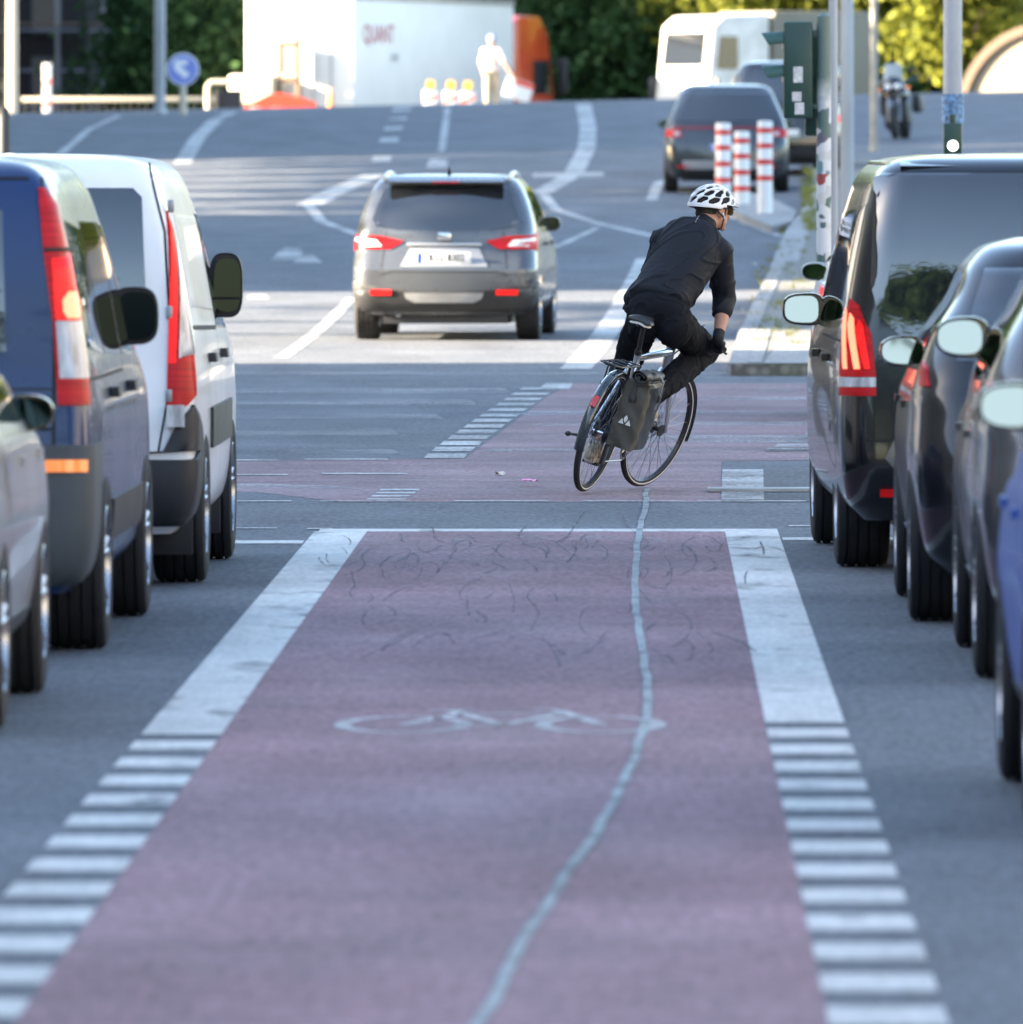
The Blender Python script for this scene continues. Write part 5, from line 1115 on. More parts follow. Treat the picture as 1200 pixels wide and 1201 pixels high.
for z in (2.0, 3.0, 4.1, 5.2, 6.2): mb = MB(); mb.cyl((-3, 0, z), (2.4, 0, z), .035, 8); mb.build('ledger', SCF, sc)
for z in (2.1, 4.25): mb = MB(); mb.box(-3, 2.4, .0, 1.0, z, z + .06); mb.build('deck', mat('scaffold_board', (.20, .13, .10), .8), sc)
# arched building at the right
ab = thing('arched_building', 'beige building with a round arched gable at the far right edge', 'building', (10.3, 303, gz(10.3, 303)), R(-24))
n = 26; arc = [(2.3 * math.cos(math.pi * k / n), 1.1 + 2.2 * math.sin(math.pi * k / n)) for k in range(n + 1)]
mb = MB(); mb.prism([(2.3, -.5)] + arc + [(-2.3, -.5)], 0, 9, 'xz'); mb.build('wall', mat('beige_render', (.30, .24, .17), .8, var=.12, vscale=1.2), ab)
o_ = [(p[0] * 1.10, 1.1 + (p[1] - 1.1) * 1.10) for p in arc]; mb = MB()
vs = [(x, y, z) for (a_, b_) in zip(arc, o_) for (x, z) in (a_, b_) for y in (-.15, 9.1)]
mb.add(vs, [q for i in range(n) for q in ((4 * i, 4 * i + 2, 4 * i + 6, 4 * i + 4), (4 * i + 2, 4 * i + 3, 4 * i + 7, 4 * i + 6), (4 * i + 1, 4 * i + 3, 4 * i + 7, 4 * i + 5))]); mb.build('roof', mat('brown_roof_edge', (.12, .085, .06), .8), ab)
mb = MB(); mb.box(-.02, .02, -.02, 0, 0, 3.2); mb.build('joint', LINE, ab)
# ------------------------------------------------------------------ poles, signs and bollards
def pole(label, px, wpx, Y, zt, m, name='lamp_post', cat='lamp post', arm=True, taper=.75):
    X = (px - VX) * Y / F; z = gz(X, Y); r_ = wpx * Y / F / 2; p = thing(name, label, cat, (X, Y, z))
    mb = MB(); mb.lathe([(r_ * 1.0, -.2), (r_, 1.2), (r_ * .96, 3), (r_ * taper, zt)], (0, 0, 0), 'z', 20); mb.build('post', m, p)
    mb = MB(); mb.lathe([(r_ * 1.3, 0), (r_ * 1.3, .04), (r_ * 1.02, .12)], (0, 0, 0), 'z', 20); mb.build('collar', m, p)
    if arm: mb = MB(); mb.tube([(0, 0, zt - .1), (-.4, 0, zt + .5), (-1.6, 0, zt + .7)], [r_ * .7, r_ * .5, r_ * .4], 10); mb.box(-2.3, -1.5, -.14, .14, zt + .62, zt + .76, .03); mb.build('lamp_head', m, p)
    return p
pole('slim light grey lamp post rising right behind the sticker covered signal pole', 993, 16, 141, 9, GREYP)
pole('thinnest grey post, just left of the parked motorcycle', 1025, 9, 203, 7, mat('warm_grey_paint', (.26, .25, .22), .6, var=.2, vscale=3), arm=False, name='post', cat='post')
lp = pole('thick grey lamp post rising behind the black passenger van, with a blue sticker', 1117, 23, 98, 9, GREYP)
mb = MB(); mb.lathe([(.0905, 2.10), (.0925, 2.10), (.0925, 2.34), (.0905, 2.34)], (0, 0, 0), 'z', 24, closed=True); mb.build('sticker', mat('blue_sticker', (.10, .20, .34), .5, var=.8, vscale=25), lp)
pole('grey lamp post left of the round blue sign', 188, 13, 252, 9, GREYP)
pole('broad sunlit beige lamp post at the far left edge', 15, 13, 284, 9, mat('beige_paint', (.50, .45, .36), .6))
p = pole('thin dark post on a thick dark foot at the left edge', 5, 4, 196, 6, PLAS, arm=False, name='post', cat='post')
mb = MB(); mb.lathe([(.11, -.2), (.11, 1.0), (.07, 1.08)], (0, 0, 0), 'z', 16); mb.build('foot', PLAS, p)
# sticker covered signal pole with its signal
def sticker_mat():
    m = bpy.data.materials.new('stickered_paint'); m.use_nodes = True; n = m.node_tree.nodes; l = m.node_tree.links; b = n['Principled BSDF']; b.inputs['Roughness'].default_value = .5
    tc = n.new('ShaderNodeTexCoord'); v = n.new('ShaderNodeTexVoronoi'); v.inputs['Scale'].default_value = 11; v.distance = 'CHEBYCHEV'; l.new(tc.outputs['Object'], v.inputs[0])
    c = n.new('ShaderNodeValToRGB'); c.color_ramp.interpolation = 'CONSTANT'; el = c.color_ramp.elements; el[0].color = (.55, .56, .56, 1); el[1].position = .40; el[1].color = (.07, .12, .11, 1)
    for p_, q in ((.52, (.42, .44, .45, 1)), (.66, (.10, .10, .13, 1)), (.76, (.50, .50, .48, 1)), (.90, (.28, .05, .05, 1)), (.94, (.12, .22, .25, 1))): e = el.new(p_); e.color = q
    s_ = n.new('ShaderNodeSeparateColor'); l.new(v.outputs['Color'], s_.inputs[0]); l.new(s_.outputs[0], c.inputs[0])
    z = n.new('ShaderNodeSeparateXYZ'); l.new(tc.outputs['Object'], z.inputs[0]); r_ = n.new('ShaderNodeMapRange'); r_.inputs[1].default_value = 2.25; r_.inputs[2].default_value = 2.45; l.new(z.outputs[2], r_.inputs[0])
    mx = n.new('ShaderNodeMix'); mx.data_type = 'RGBA'; mx.inputs[7].default_value = (.10, .145, .125, 1); l.new(r_.outputs[0], mx.inputs[0]); l.new(c.outputs[0], mx.inputs[6]); l.new(mx.outputs[2], b.inputs['Base Color']); return m
GRN = mat('signal_green', (.012, .045, .036), .4, var=.15, vscale=4)
X = (966 - VX) * 90 / F; ts = thing('traffic_signal', 'dark green traffic signal with two side visors on a sticker covered pole', 'traffic signal', (X, 90, 0))
mb = MB(); mb.lathe([(.055, -.1), (.055, 2.9), (.0, 2.94)], (0, 0, 0), 'z', 18); mb.build('pole', sticker_mat(), ts)
mb = MB(); mb.box(-.305, -.085, -.10, .14, 2.13, 2.86, .02); mb.box(-.10, -.05, -.03, .03, 2.2, 2.24, .004); mb.box(-.10, -.05, -.03, .03, 2.74, 2.78, .004); hs = mb.build('signal_housing', GRN, ts)
for z in (2.72, 2.47):
    mb = MB(); n = 18; vs = []
    for k in range(n + 1):
        a = R(-20) + R(220) * k / n
        for (r_, x, dz) in ((.085, -.30, 0), (.085, -.30 - .13 - .04 * math.sin(a), -.012), (.080, -.30 - .13 - .04 * math.sin(a), -.012), (.080, -.30, 0)): vs.append((x, r_ * math.cos(a), z + dz + r_ * .8 * math.sin(a)))
    mb.add(vs, [(4 * i + j, 4 * i + (j + 1) % 4, 4 * i + 4 + (j + 1) % 4, 4 * i + 4 + j) for i in range(n) for j in range(4)]); mb.build('visor', mat('visor_green', (.03, .085, .075), .5), hs)
    mb = MB(); mb.lathe([(.078, -.309), (.05, -.318), (.0, -.322)], (0, 0, z), 'x', 20); mb.build('lens', GLOSSB, hs)
for (x0, x1, z0, z1) in ((-.23, -.16, 2.40, 2.52), (-.22, -.15, 2.16, 2.25), (-.24, -.17, 2.26, 2.33)): mb = MB(); mb.box(x0, x1, -.1035, -.1005, z0, z1); mb.build('sticker', mat('pale_sticker', (.50, .50, .50), .5, var=.3, vscale=30), hs)
mb = MB(); mb.box(-.14, -.02, .16, .38, 2.0, 2.80, .02); mb.box(-.04, .0, .04, .18, 2.4, 2.44); mb.build('second_housing', GRN, ts)
pole('plain grey pole standing directly behind the sticker covered signal pole', 977, 11, 93, 6, GREYP, arm=False, name='post', cat='post')
# small bicycle signal
X = (1118 - VX) * 97 / F; bs = thing('bicycle_signal', 'small green bicycle signal with a lit white lens above the van roof', 'traffic signal', (X, 97.3, 0))
mb = MB(); mb.box(-.075, .075, -.10, .02, 1.84, 2.11, .012); mb.tube([(0, -.04, 2.11), (0, -.04, 2.18)], .03, 8); mb.tube([(0, .0, 1.91), (0, .3, 1.91)], .02, 8); hb_ = mb.build('housing', GRN, bs)
mb = MB(); mb.lathe([(.042, -.104), (.04, -.112), (0, -.116)], (0, 0, 1.925), 'y', 20); mb.build('lens', mat('lit_white_lens', (.9, .9, .85), .3, emit=(1, .98, .85), estr=.6), bs)
# bollards
for k, (px, top, bot, lab) in enumerate([(848, 152, 240, 'leftmost of the three white bollards with red bands'), (870, 162, 248, 'shortest white bollard with red bands, in the middle of three'), (897, 150, 259, 'tallest white bollard with red bands, nearest the pavement')]):
    X, Y = G(px, bot); s_ = F / Y; h = (bot - top) / s_; r_ = 8.8 / s_; b0 = thing('bollard', lab, 'bollard', (X, Y, gz(X, Y) + .09), 0, 'red and white bollards on the traffic island')
    mb = MB(); mb.lathe([(r_, 0), (r_, h - .02), (r_ * .9, h), (0, h + .004)], (0, 0, 0), 'z', 24); mb.build('post', mat('bollard_white', (.66, .66, .65), .45, var=.06), b0)
    for f_ in (11, 29, 48, 67):
        z = h - f_ / s_; mb = MB(); mb.lathe([(r_ + .001, z - 3 / s_), (r_ + .003, z - 3 / s_), (r_ + .003, z + 3 / s_), (r_ + .001, z + 3 / s_)], (0, 0, 0), 'z', 24, closed=True)
        if z > .1: mb.build('band', mat('signal_red', (.55, .015, .02), .4), b0)
# round blue sign
X = (215 - VX) * 250 / F; sg_ = thing('road_sign', 'round blue sign with a white arrow on a beige post', 'road sign', (X, 250, gz(X, 250)))
zc0 = CH + (VY - 82) * 250 / F - gz(X, 250)
mb = MB(); mb.cyl((0, 0, -.2), (0, 0, zc0 + .3), .075, 14); mb.build('post', mat('beige_paint', (.50, .45, .36)), sg_)
mb = MB(); mb.lathe([(.33, -.10), (.34, -.095), (.34, -.085), (.33, -.08)], (0, 0, zc0), 'y', 36); pl_ = mb.build('disc', mat('sign_white', (.75, .75, .78), .4), sg_)
mb = MB(); mb.lathe([(.31, -.104), (.31, -.101)], (0, 0, zc0), 'y', 36); mb.build('face', mat('sign_blue', (.20, .25, .60), .4), pl_)  # blue made paler to imitate overexposure by the sun
mb = MB(); mb.prism([(-.19, .02), (.04, -.20), (.14, -.10), (-.05, .08), (.10, .10), (.10, .2), (-.17, .2)], -.108, -.105, 'xz', Matrix.Translation((0, 0, zc0))); mb.build('arrow', mat('sign_white', (.75, .75, .78)), pl_, False)
# narrow beacon at left, and three lamps-on-boards on the crest
ST_ = mat('board_white', (.72, .70, .68), .5); SR = mat('board_red', (.62, .06, .03), .5)
def beacon(label, X, Y, h=1.05, wd=.26, lamp=True, group=None, red=True):
    b0 = thing('construction_beacon', label, 'construction beacon', (X, Y, gz(X, Y)), 0, group)
    mb = MB(); mb.box(-.20, .20, -.30, .30, 0, .12, .02); mb.build('foot', PLAS, b0)
    mb = MB(); mb.box(-wd / 2, wd / 2, -.03, .03, .12, h, .015); bd_ = mb.build('board', ST_, b0)
    if red:
        for k in range(3): z = .25 + k * (h - .3) / 3; mb = MB(); mb.prism([(-wd / 2 + .005, z), (wd / 2 - .005, z + .10), (wd / 2 - .005, z + .19), (-wd / 2 + .005, z + .09)], -.034, -.031, 'xz'); mb.build('stripe', SR, bd_, False)
    if lamp:
        mb = MB(); mb.box(-.06, .06, -.05, .05, h, h + .05, .01); mb.lathe([(.095, -.05), (.10, 0), (.095, .05)], (0, 0, h + .14), 'y', 24); mb.build('lamp', mat('amber_lamp', (.95, .42, .05), .25, emit=(1, .45, .05), estr=.05), b0)
    return b0
for k, (px, lab) in enumerate([(505, 'beacon with amber lamp, leftmost of three on the crest'), (529, 'beacon with amber lamp, between two others on the crest'), (549, 'beacon with amber lamp, the nearest to the worker')]):
    Y = 273.5 + .3 * k; beacon(lab, (px - VX) * Y / F, Y, .98, .34, group='construction beacons on the crest')
beacon('tall narrow red and white beacon in front of the far left railing', (56 - VX) * 273 / F, 273, 1.75, .20, False)
# railing
X0_, X1_ = (26 - VX) * 278 / F, (272 - VX) * 278 / F; rl = thing('railing', 'low beige railing with thin bars along the far left edge', 'railing', (X0_, 278, gz(X0_, 278)))
zt = 3.02 - gz(X0_, 278); mb = MB(); mb.box(0, X1_ - X0_, -.05, .05, zt - .06, zt + .05, .01); mb.build('handrail', mat('beige_rail', (.45, .41, .32), .6), rl)
for k in range(26): x = (X1_ - X0_) * (k + .5) / 26; mb = MB(); mb.cyl((x, 0, -.3), (x, 0, zt - .06), .010, 6); mb.build('bar', PLAS, rl)
fr_ = thing('site_gate', 'beige portal frame over a dark box, left of the white lorry', 'gate frame', ((258 - VX) * 276 / F, 276, gz(-9.8, 276)))
zt = CH + (VY - 97) * 276 / F - gz(-9.8, 276)
mb = MB(); mb.tube([(-.27, 0, -.2), (-.27, 0, zt - .08), (-.2, 0, zt), (.45, 0, zt)], .07, 10); mb.build('frame', mat('beige_rail', (.45, .41, .32)), fr_)
mb = MB(); mb.box(-.12, .5, .1, .7, -.1, zt - .18, .03); mb.build('box', PLAS, fr_)
# ------------------------------------------------------------------ lorry
TH = R(-16); RRX = (415 - VX) * 286 / F; hw = 1.36; Xc = RRX - hw * math.cos(TH); Yc = 286 - hw * math.sin(TH)
lo = thing('lorry', 'white box lorry with a red cab crossing beyond the crest', 'lorry', (Xc, Yc, gz(RRX, 286)), TH)
top = CH + 178 * 286 / F - gz(RRX, 286); bot = 1.05
TRW = mat('trailer_white', (.62, .62, .60), .45, var=.05, vscale=1)
mb = MB(); mb.box(-hw, hw, 0, 13.4, bot, top, .03); tb = mb.build('trailer_box', TRW, lo)
mb = MB(); mb.box(hw - .02, hw + .03, -.02, 13.42, top - .12, top + .02, .01); mb.build('top_rail', STEEL, tb)
mb = MB(); mb.box(-.012, .012, -.012, .004, bot, top - .1); mb.build('door_gap', LINE, tb)
for s_ in (-1, 1):
    for x in (.35, .8): mb = MB(); mb.cyl((s_ * x, -.03, bot + .1), (s_ * x, -.03, top - .1), .018, 8); mb.build('lock_rod', STEEL, tb)
Mt = Matrix(((0, 0, 1, hw + .004), (1, 0, 0, 2.0), (0, 1, 0, top - .95), (0, 0, 0, 1)))
text_mesh('lettering', 'QUANT', .62, mat('faded_red_print', (.34, .04, .045), .6), tb, Mt, .003, 1.15)
Mt = Matrix(((0, 0, 1, hw + .004), (1, 0, 0, 3.3), (0, 1, 0, top - 1.5), (0, 0, 0, 1))); text_mesh('small_lettering', 'LINE', .26, mat('grey_print', (.22, .24, .25), .6), tb, Mt, .003, 1.3)
mb = MB(); mb.box(-.5, .5, .3, 13, .75, bot, .02); mb.build('chassis', PLAS, lo)
mb = MB(); mb.box(-1.2, 1.2, .0, .12, .50, .66, .02); mb.build('underrun_bar', SR, lo)
for s_ in (-1, 1):
    for y in (2.2, 3.5, 4.8, 14.2, 16.4): make_wheel(lo, s_ * 1.08, y, .50, .34, s_, 6, None, 3)
    mb = MB(); mb.box(s_ * .95 - .2, s_ * .95 + .2, -.04, 0, .78, .95, .02); mb.build('tail_lamp', REDL, lo)
RC = paint('orange_red_paint', (.50, .035, .012), 0, .3)
mb = MB(); ct = top - .35; mb.prism([(14.1, .55), (17.4, .55), (17.55, 1.2), (17.5, 2.1), (17.0, ct - .45), (16.3, ct), (14.6, ct), (14.1, ct - .15)], -1.2, 1.2, 'yz'); cb = mb.build('cab', RC, lo, ang=20); bake(cb, ('BEVEL', {'width': .10, 'segments': 3})); cb.data.shade_smooth(); cb.data.set_sharp_from_angle(angle=R(40))
for s_ in (-1, 1):
    mb = MB(); mb.prism([(15.6, 1.9), (17.2, 1.9), (17.0, 2.75), (15.6, 2.75)], s_ * 1.203, s_ * 1.215, 'yz'); mb.build('side_window', GLASS, cb, False)
    mb = MB(); mb.box(s_ * 1.5 - .12, s_ * 1.5 + .12, 17.2, 17.35, 1.9, 2.8, .04); mb.cyl((s_ * 1.15, 17.2, 2.7), (s_ * 1.5, 17.25, 2.7), .03, 8); mb.build('door_mirror', PLAS, cb)
mb = MB(); mb.box(-1.05, 1.05, 17.34, 17.53, 2.0, 2.75, .02); mb.build('windscreen', GLASS, cb)
# forklift carried at the back of the lorry
fk = thing('forklift', 'small truck mounted forklift hanging at the back of the white lorry', 'forklift', (Xc, Yc - .15, gz(RRX, 286)), TH)
def Lx(px): return ((px - VX) * 285 / F - Xc) / math.cos(TH)
mb = MB(); mb.box(Lx(330), Lx(336), -.5, -.4, .7, 3.0, .01); mb.box(Lx(352), Lx(358), -.5, -.4, .7, 3.3, .01); mb.box(Lx(330), Lx(358), -.52, -.42, 2.1, 2.25, .01); mb.box(Lx(330), Lx(358), -.52, -.42, 3.0, 3.1, .01); mb.build('mast', mat('dark_bronze_paint', (.12, .08, .05), .5), fk)
mb = MB(); mb.box(Lx(336), Lx(351), -.45, -.1, 2.3, 3.1, .06); mb.build('seat_box', mat('cream_paint', (.55, .50, .40), .5), fk)
mb = MB(); mb.box(Lx(275), Lx(328), -.7, -.05, 1.5, 2.3, .08); mb.build('counterweight', mat('cream_paint', (.55, .50, .40)), fk)
mb = MB(); mb.cyl((Lx(292), -.9, 1.35), (Lx(306), -.9, 1.35), .28, 20); mb.build('wheel', TYRE, fk); mb = MB(); mb.cyl((Lx(338), -.9, 1.45), (Lx(352), -.9, 1.45), .22, 20); mb.build('wheel', TYRE, fk)
# red and white barrier boards and an amber cone in front
X0_, X1_ = (288 - VX) * 274 / F, (372 - VX) * 274 / F
br_ = thing('road_barrier', 'red and white plastic barrier at the foot of the white lorry', 'barrier', ((X0_ + X1_) / 2, 274, gz(X0_, 274)))
hw_ = (X1_ - X0_) / 2; zt = CH + (VY - 110) * 274 / F - gz(X0_, 274)
mb = MB(); mb.prism([(-hw_, 0), (hw_, 0), (hw_, zt - .22), (hw_ * .6, zt - .10), (0, zt), (-hw_ * .35, zt - .02), (-hw_ * .8, zt - .2), (-hw_, zt - .25)], -.15, .15, 'xz'); o = mb.build('panel', SR, br_, False); bake(o, ('BEVEL', {'width': .03, 'segments': 2}))
for k in range(3): x = -hw_ * .72 + k * hw_ * .62; mb = MB(); mb.box(x - .12, x + .14, -.17, -.151, .08, zt - .32, .005); mb.build('white_panel', ST_, br_)
X = (388 - VX) * 275 / F; cn = thing('traffic_cone', 'orange cone beside the barrier at the lorry tail', 'traffic cone', (X, 275, gz(X, 275)))
mb = MB(); mb.box(-.2, .2, -.2, .2, 0, .04, .01); mb.lathe([(.15, .04), (.03, 1.2)], (0, 0, 0), 'z', 20); mb.build('cone', mat('cone_orange', (.85, .22, .03), .5), cn)
# ------------------------------------------------------------------ camper truck and motorcycle
hdg = Vector((-.80, -.60)); rz = math.atan2(-hdg.x, hdg.y)
X = (800 - VX) * 290 / F; g0 = gz(X, 290); tp = CH + (VY - 14) * 290 / F - g0
cm = thing('camper_truck', 'old camper truck with a white cab and grey beige box body behind the parked cars', 'truck', (X + .8, 290.9, g0), rz)   # +y is forwards, origin below the cab
CW = mat('cab_cream', (.55, .52, .47), .45, var=.2, vscale=2); CB = mat('camper_box', (.15, .14, .105), .6, var=.1, vscale=1)
mb = MB(); mb.prism([(-.9, .6), (1.15, .6), (1.2, 1.35), (1.05, 1.7), (.85, tp - .35), (.5, tp - .1), (-.9, tp - .05)], -1.05, 1.05, 'yz'); cb = mb.build('cab', CW, cm); bake(cb, ('BEVEL', {'width': .10, 'segments': 3})); cb.data.shade_smooth(); cb.data.set_sharp_from_angle(angle=R(40))
mb = MB(); mb.prism([(.975, 2.5), (.87, tp - .5), (.90, tp - .5), (1.005, 2.5)], -.8, .8, 'yz'); mb.build('windscreen', GLASS, cb, False)
for s_ in (-1, 1):
    mb = MB(); mb.prism([(.1, 2.4), (.75, 2.4), (.65, tp - .6), (.1, tp - .6)], s_ * 1.053, s_ * 1.065, 'yz'); mb.build('side_window', GLASS, cb, False)
    mb = MB(); mb.cyl((s_ * .75, 1.16, 1.1), (s_ * .75, 1.23, 1.1), .13, 20); mb.build('headlamp', CLEARL, cb)
    mb = MB(); mb.box(s_ * 1.3 - .1, s_ * 1.3 + .1, .9, .98, 1.7, 2.2, .03); mb.cyl((s_ * 1.0, .9, 2.15), (s_ * 1.3, .94, 2.15), .02, 6); mb.build('door_mirror', PLAS, cb)
    for y in (.2, -3.0): make_wheel(cm, s_ * .95, y, .48, .28, s_, 6, None, 3)
mb = MB(); mb.box(-1.12, 1.12, -4.1, -.95, 1.0, tp + .02, .05); bx_ = mb.build('box_body', CB, cm)
mb = MB(); mb.box(-1.14, -1.10, -3.1, -1.9, 1.9, 2.5, .02); mb.build('box_window', GLASS, bx_); mb = MB(); mb.box(1.10, 1.14, -3.1, -1.9, 1.9, 2.5, .02); mb.build('box_window', GLASS, bx_)
mb = MB(); mb.box(-1.1, 1.1, 1.1, 1.3, .5, .8, .04); mb.build('bumper', PLAS, cm)
X = (1056 - VX) * 212 / F; mo = thing('motorcycle', 'dark motorcycle with a clear windscreen parked facing the camera', 'motorcycle', (X, 212, gz(X, 212)), R(172), rot=(0, R(5), R(172)))
def mwheel(y, r_, wd):
    mb = MB(); P = [(r_ - .06 + .06 * math.cos(a), wd / 2 * math.sin(a)) for a in [2 * math.pi * k / 12 for k in range(12)]]; mb.lathe(P, (0, y, r_), 'x', 40, closed=True); t = mb.build('tyre', TYRE, mo)
    t.name = 'wheel'; mb = MB(); mb.lathe([(r_ - .08, -.04), (r_ - .08, .04), (r_ - .12, .03), (r_ - .12, -.03)], (0, y, r_), 'x', 30, closed=True)
    for k in range(5): a = 2 * math.pi * k / 5; mb.tube([(0, y, r_), (0, y + (r_ - .1) * math.cos(a), r_ + (r_ - .1) * math.sin(a))], .018, 6)
    mb.build('rim', CH2, t)
mwheel(.72, .31, .13); mwheel(-.72, .31, .18)
mb = MB()
for s_ in (-1, 1): mb.tube([(s_ * .09, .72, .31), (s_ * .10, .42, .95)], [.028, .024], 10)
mb.tube([(-.38, .20, 1.05), (-.2, .34, 1.02), (.2, .34, 1.02), (.38, .20, 1.05)], .016, 8); mb.build('fork', CH2, mo)
mb = MB(); mb.tube([(0, .95, .55), (0, .72, .68), (0, .42, .60)], [.05, .08, .05], 10, flat=.35); mb.build('mudguard', GLOSSB, mo)
mb = MB(); mb.ell((0, .44, .92), (.20, .14, .20), n=24); mb.ell((0, .36, .78), (.26, .20, .22), n=24); fg = mb.build('fairing', GLOSSB, mo)
for s_ in (-1, 1): mb = MB(); mb.ell((s_ * .085, .57, .93), (.065, .03, .055), n=16); mb.build('headlamp', mat('pale_lens', (.72, .72, .72)), fg)
mb = MB(); vs = [(x * (1 - .25 * (k / 6)), .46 - .22 * (k / 6) - .5 * x * x, 1.02 + .33 * k / 6 - .25 * x * x) for k in range(7) for x in (-.19, -.1, 0, .1, .19)]; mb.add(vs, [(5 * i + j, 5 * i + j + 1, 5 * i + j + 6, 5 * i + j + 5) for i in range(6) for j in range(4)]); o = mb.build('windscreen', mat('pale_screen', (.26, .28, .27), .15, coat=1), mo); bake(o, ('SOLIDIFY', {'thickness': .006}))
mb = MB(); mb.ell((0, .10, .86), (.17, .30, .15), n=24); mb.build('tank', GLOSSB, mo)
mb = MB(); mb.box(-.15, .15, -.75, -.15, .76, .86, .04); mb.build('seat', PLAS, mo)
mb = MB(); mb.box(-.22, .22, -.28, .38, .24, .66, .06); mb.tube([(.2, .2, .3), (.22, -.2, .22), (.22, -.8, .35)], .045, 10); mb.build('engine', PLAS, mo)
for s_ in (-1, 1):
    mb = MB(); mb.box(s_ * .29 - .08, s_ * .29 + .08, -.85, -.35, .45, .78, .05); mb.build('side_case', PLAS, mo)
    mb = MB(); mb.ell((s_ * .33, .30, 1.20), (.07, .03, .045), n=12); mb.cyl((s_ * .30, .26, 1.05), (s_ * .33, .3, 1.18), .008, 6); mb.build('mirror', PLAS, mo)
    mb = MB(); mb.ell((s_ * .26, .44, .90), (.04, .03, .03), n=12); mb.build('indicator', ORANL, mo)
# ------------------------------------------------------------------ road worker
X = (577 - VX) * 272 / F; Y = 272; z0 = CH + (VY - 41) * Y / F - 1.80; OFF = Vector((X, Y, z0))
wk = thing('worker', 'road worker in a pale shirt and cap bending a little beside the beacons, holding a board', 'person', OFF)
wk['label'] = 'road worker in pale shirt and blue cap, leaning beside the amber lamp beacons'
def W(x, y, z): return OFF + Vector((x, y, z))
I3 = Matrix.Identity(3); shl, shr, hn = W(-.17, .03, 1.42), W(.17, -.05, 1.40), W(.45, -.15, .88)
blob('body', [('e', W(0, 0, 1.67), (.085, .10, .12), I3), ('c', W(0, 0, 1.50), .055, W(0, 0, 1.62), .055), ('e', W(0, .02, 1.25), (.17, .11, .25), I3), ('e', W(-.01, .02, .95), (.16, .12, .14), I3), ('c', shr, .055, W(.30, -.1, 1.14), .045), ('c', W(.30, -.1, 1.14), .045, hn, .03), ('c', shl, .055, W(-.24, -.02, 1.12), .045), ('c', W(-.24, -.02, 1.12), .045, W(-.18, -.15, .90), .03),
    ('c', W(-.09, 0, .92), .085, W(-.10, .0, .5), .06), ('c', W(-.10, 0, .5), .06, W(-.10, .03, .09), .04), ('c', W(.09, 0, .92), .085, W(.08, .05, .5), .06), ('c', W(.08, .05, .5), .06, W(.10, .02, .09), .04), ('c', hn, .03, hn + Vector((.03, -.03, -.09)), .028), ('c', W(-.18, -.15, .9), .03, W(-.17, -.18, .82), .028)] +
    [('c', hn + Vector((.03 + .018 * k, -.03, -.08)), .010, hn + Vector((.035 + .016 * k, -.02, -.15 - .006 * (k % 3))), .008) for k in (-1, 0, 1, 2)], SKIN, wk, .014, 3)
blob('shirt', [('e', W(0, .02, 1.25), (.195, .135, .26), I3), ('e', W(-.0, .02, 1.02), (.18, .135, .14), I3), ('c', shl, .075, shr, .075), ('c', shr, .072, W(.27, -.09, 1.20), .065), ('c', shl, .072, W(-.23, -.01, 1.18), .065)], mat('pale_shirt', (.62, .56, .50), .8), wk, .014, 5, (.008, (9, 9, 14), 1.2))
blob('trousers', [('e', W(-.0, .02, .93), (.18, .135, .13), I3), ('c', W(-.09, 0, .92), .105, W(-.10, .0, .5), .082), ('c', W(-.10, 0, .5), .08, W(-.10, .03, .1), .07), ('c', W(.09, 0, .92), .105, W(.08, .05, .5), .082), ('c', W(.08, .05, .5), .08, W(.10, .02, .1), .07)], mat('khaki_cloth', (.36, .30, .22), .8), wk, .014, 5)
blob('cap', [('e', W(0, 0, 1.72), (.100, .115, .080), I3), ('e', W(.03, -.12, 1.70), (.07, .07, .012), I3)], mat('cap_blue', (.22, .28, .50), .7), wk, .012, 2)
for s_ in (-1, 1): blob('boot', [('c', W(s_ * .1, .05, .05), .05, W(s_ * .1, -.15, .045), .045), ('c', W(s_ * .1, .04, .06), .05, W(s_ * .1, .03, .16), .055)], PLAS, wk, .012, 2)
hbd = thing('warning_board', 'white and red board held in the lowered hand of the road worker', 'board', tuple(hn + Vector((.16, -.05, -.32))), R(10))
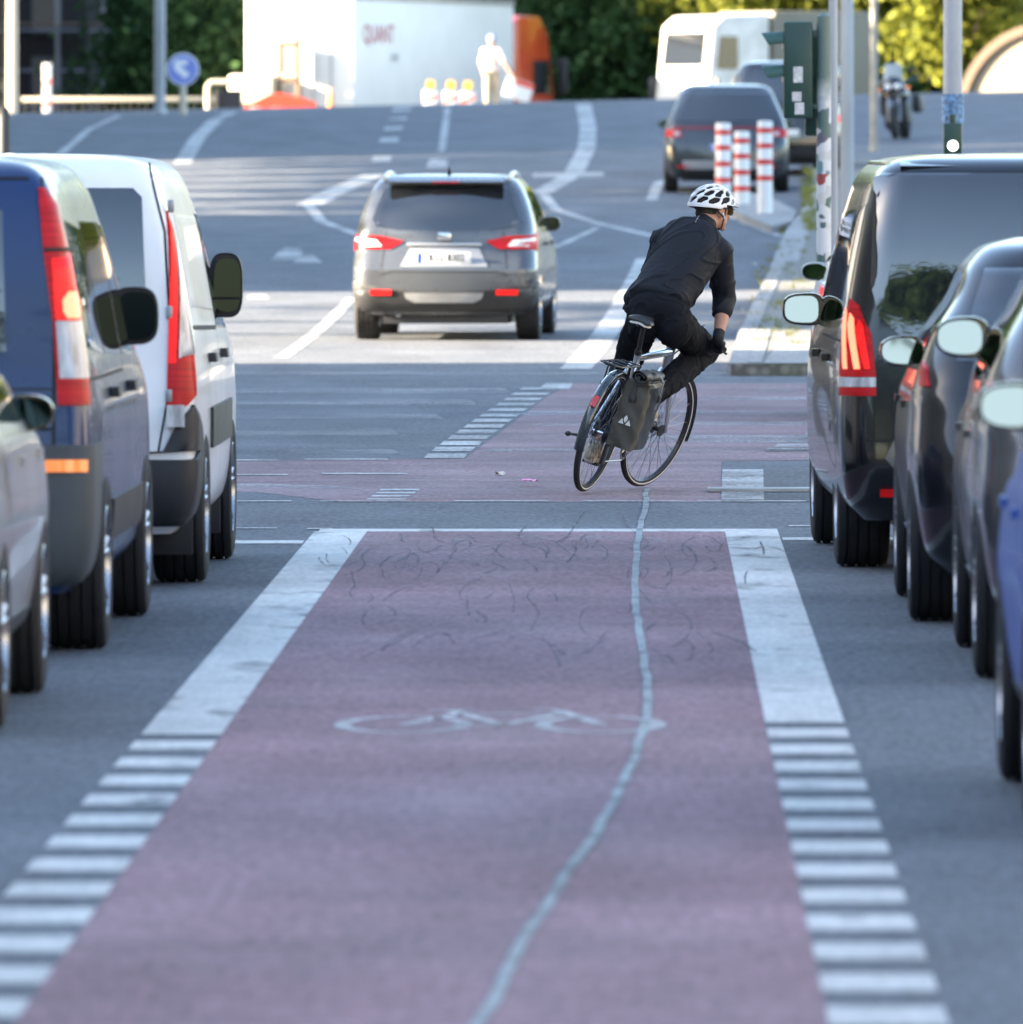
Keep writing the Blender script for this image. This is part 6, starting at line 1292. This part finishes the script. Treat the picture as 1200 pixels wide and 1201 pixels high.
mb = MB(); mb.box(-.32, .32, -.02, .02, -.25, .20, .02, Matrix.Rotation(R(18), 4, 'Y')); mb.build('panel', ST_, hbd); mb = MB(); mb.box(-.15, .33, -.024, -.0205, .08, .19, 0, Matrix.Rotation(R(18), 4, 'Y')); mb.build('stripe', SR, hbd, False)
# ------------------------------------------------------------------ weeds along the kerb
g = np.random.default_rng(5); V = []; Fc = []
def tuft(x, y, z, h, n):
    for k in range(n):
        a = g.random() * 6.28; d = .05 * g.random(); l = h * (.5 + .5 * g.random()); bx, by = x + d * math.cos(a), y + d * math.sin(a) * 3; b = len(V)
        V.extend([(bx - .006, by, z), (bx + .006, by, z), (bx + .05 * math.cos(a) * l / h, by + .05 * math.sin(a), z + l)]); Fc.append((b, b + 1, b + 2))
for k in range(240):
    if k % 3: t = g.random(); px = 942 + 14 * g.random(); py = 205 + 75 * t
    else: px = 885 + 60 * g.random(); py = 290 + 130 * g.random()
    x, y = G(px, py); tuft(x, y, gz(x, y) + .09, .05 + .09 * g.random() * (1 if k % 3 else .4), 8)
for k in range(40): x, y = G(905 + 36 * g.random(), 262 + 14 * g.random()); tuft(x, y, gz(x, y) + .02, .08, 8)
tag(mesh_obj('weeds', V, Fc, leaf_mat('weed_leaf', (.16, .18, .05), .3), None, False), 'thin tufts of weeds growing in the joints of the pavement', 'weeds', kind='stuff')
# a few dry leaves on the road
for k, (px, py) in enumerate([(868, 365), (876, 408), (866, 428), (586, 558), (893, 407), (884, 322)]):
    x, y = G(px, py); vs = [(.03 * math.cos(a) * (1 + .3 * math.cos(3 * a)), .06 * math.sin(a), .015 + .012 * math.sin(2 * a)) for a in [2 * math.pi * q / 10 for q in range(10)]]
    o = mesh_obj('fallen_leaf', vs, [tuple(range(10))], mat('dry_leaf', (.42, .40, .34), .7), None, False); o.location = (x, y, gz(x, y) + (.11 if px > 878 else .0)); tag(o, 'pale dry leaf lying on the ground near the pavement edge' if px > 700 else 'pale dry leaf lying on the red crossing', 'leaf', 'fallen leaves near the pavement edge' if px > 700 else None)
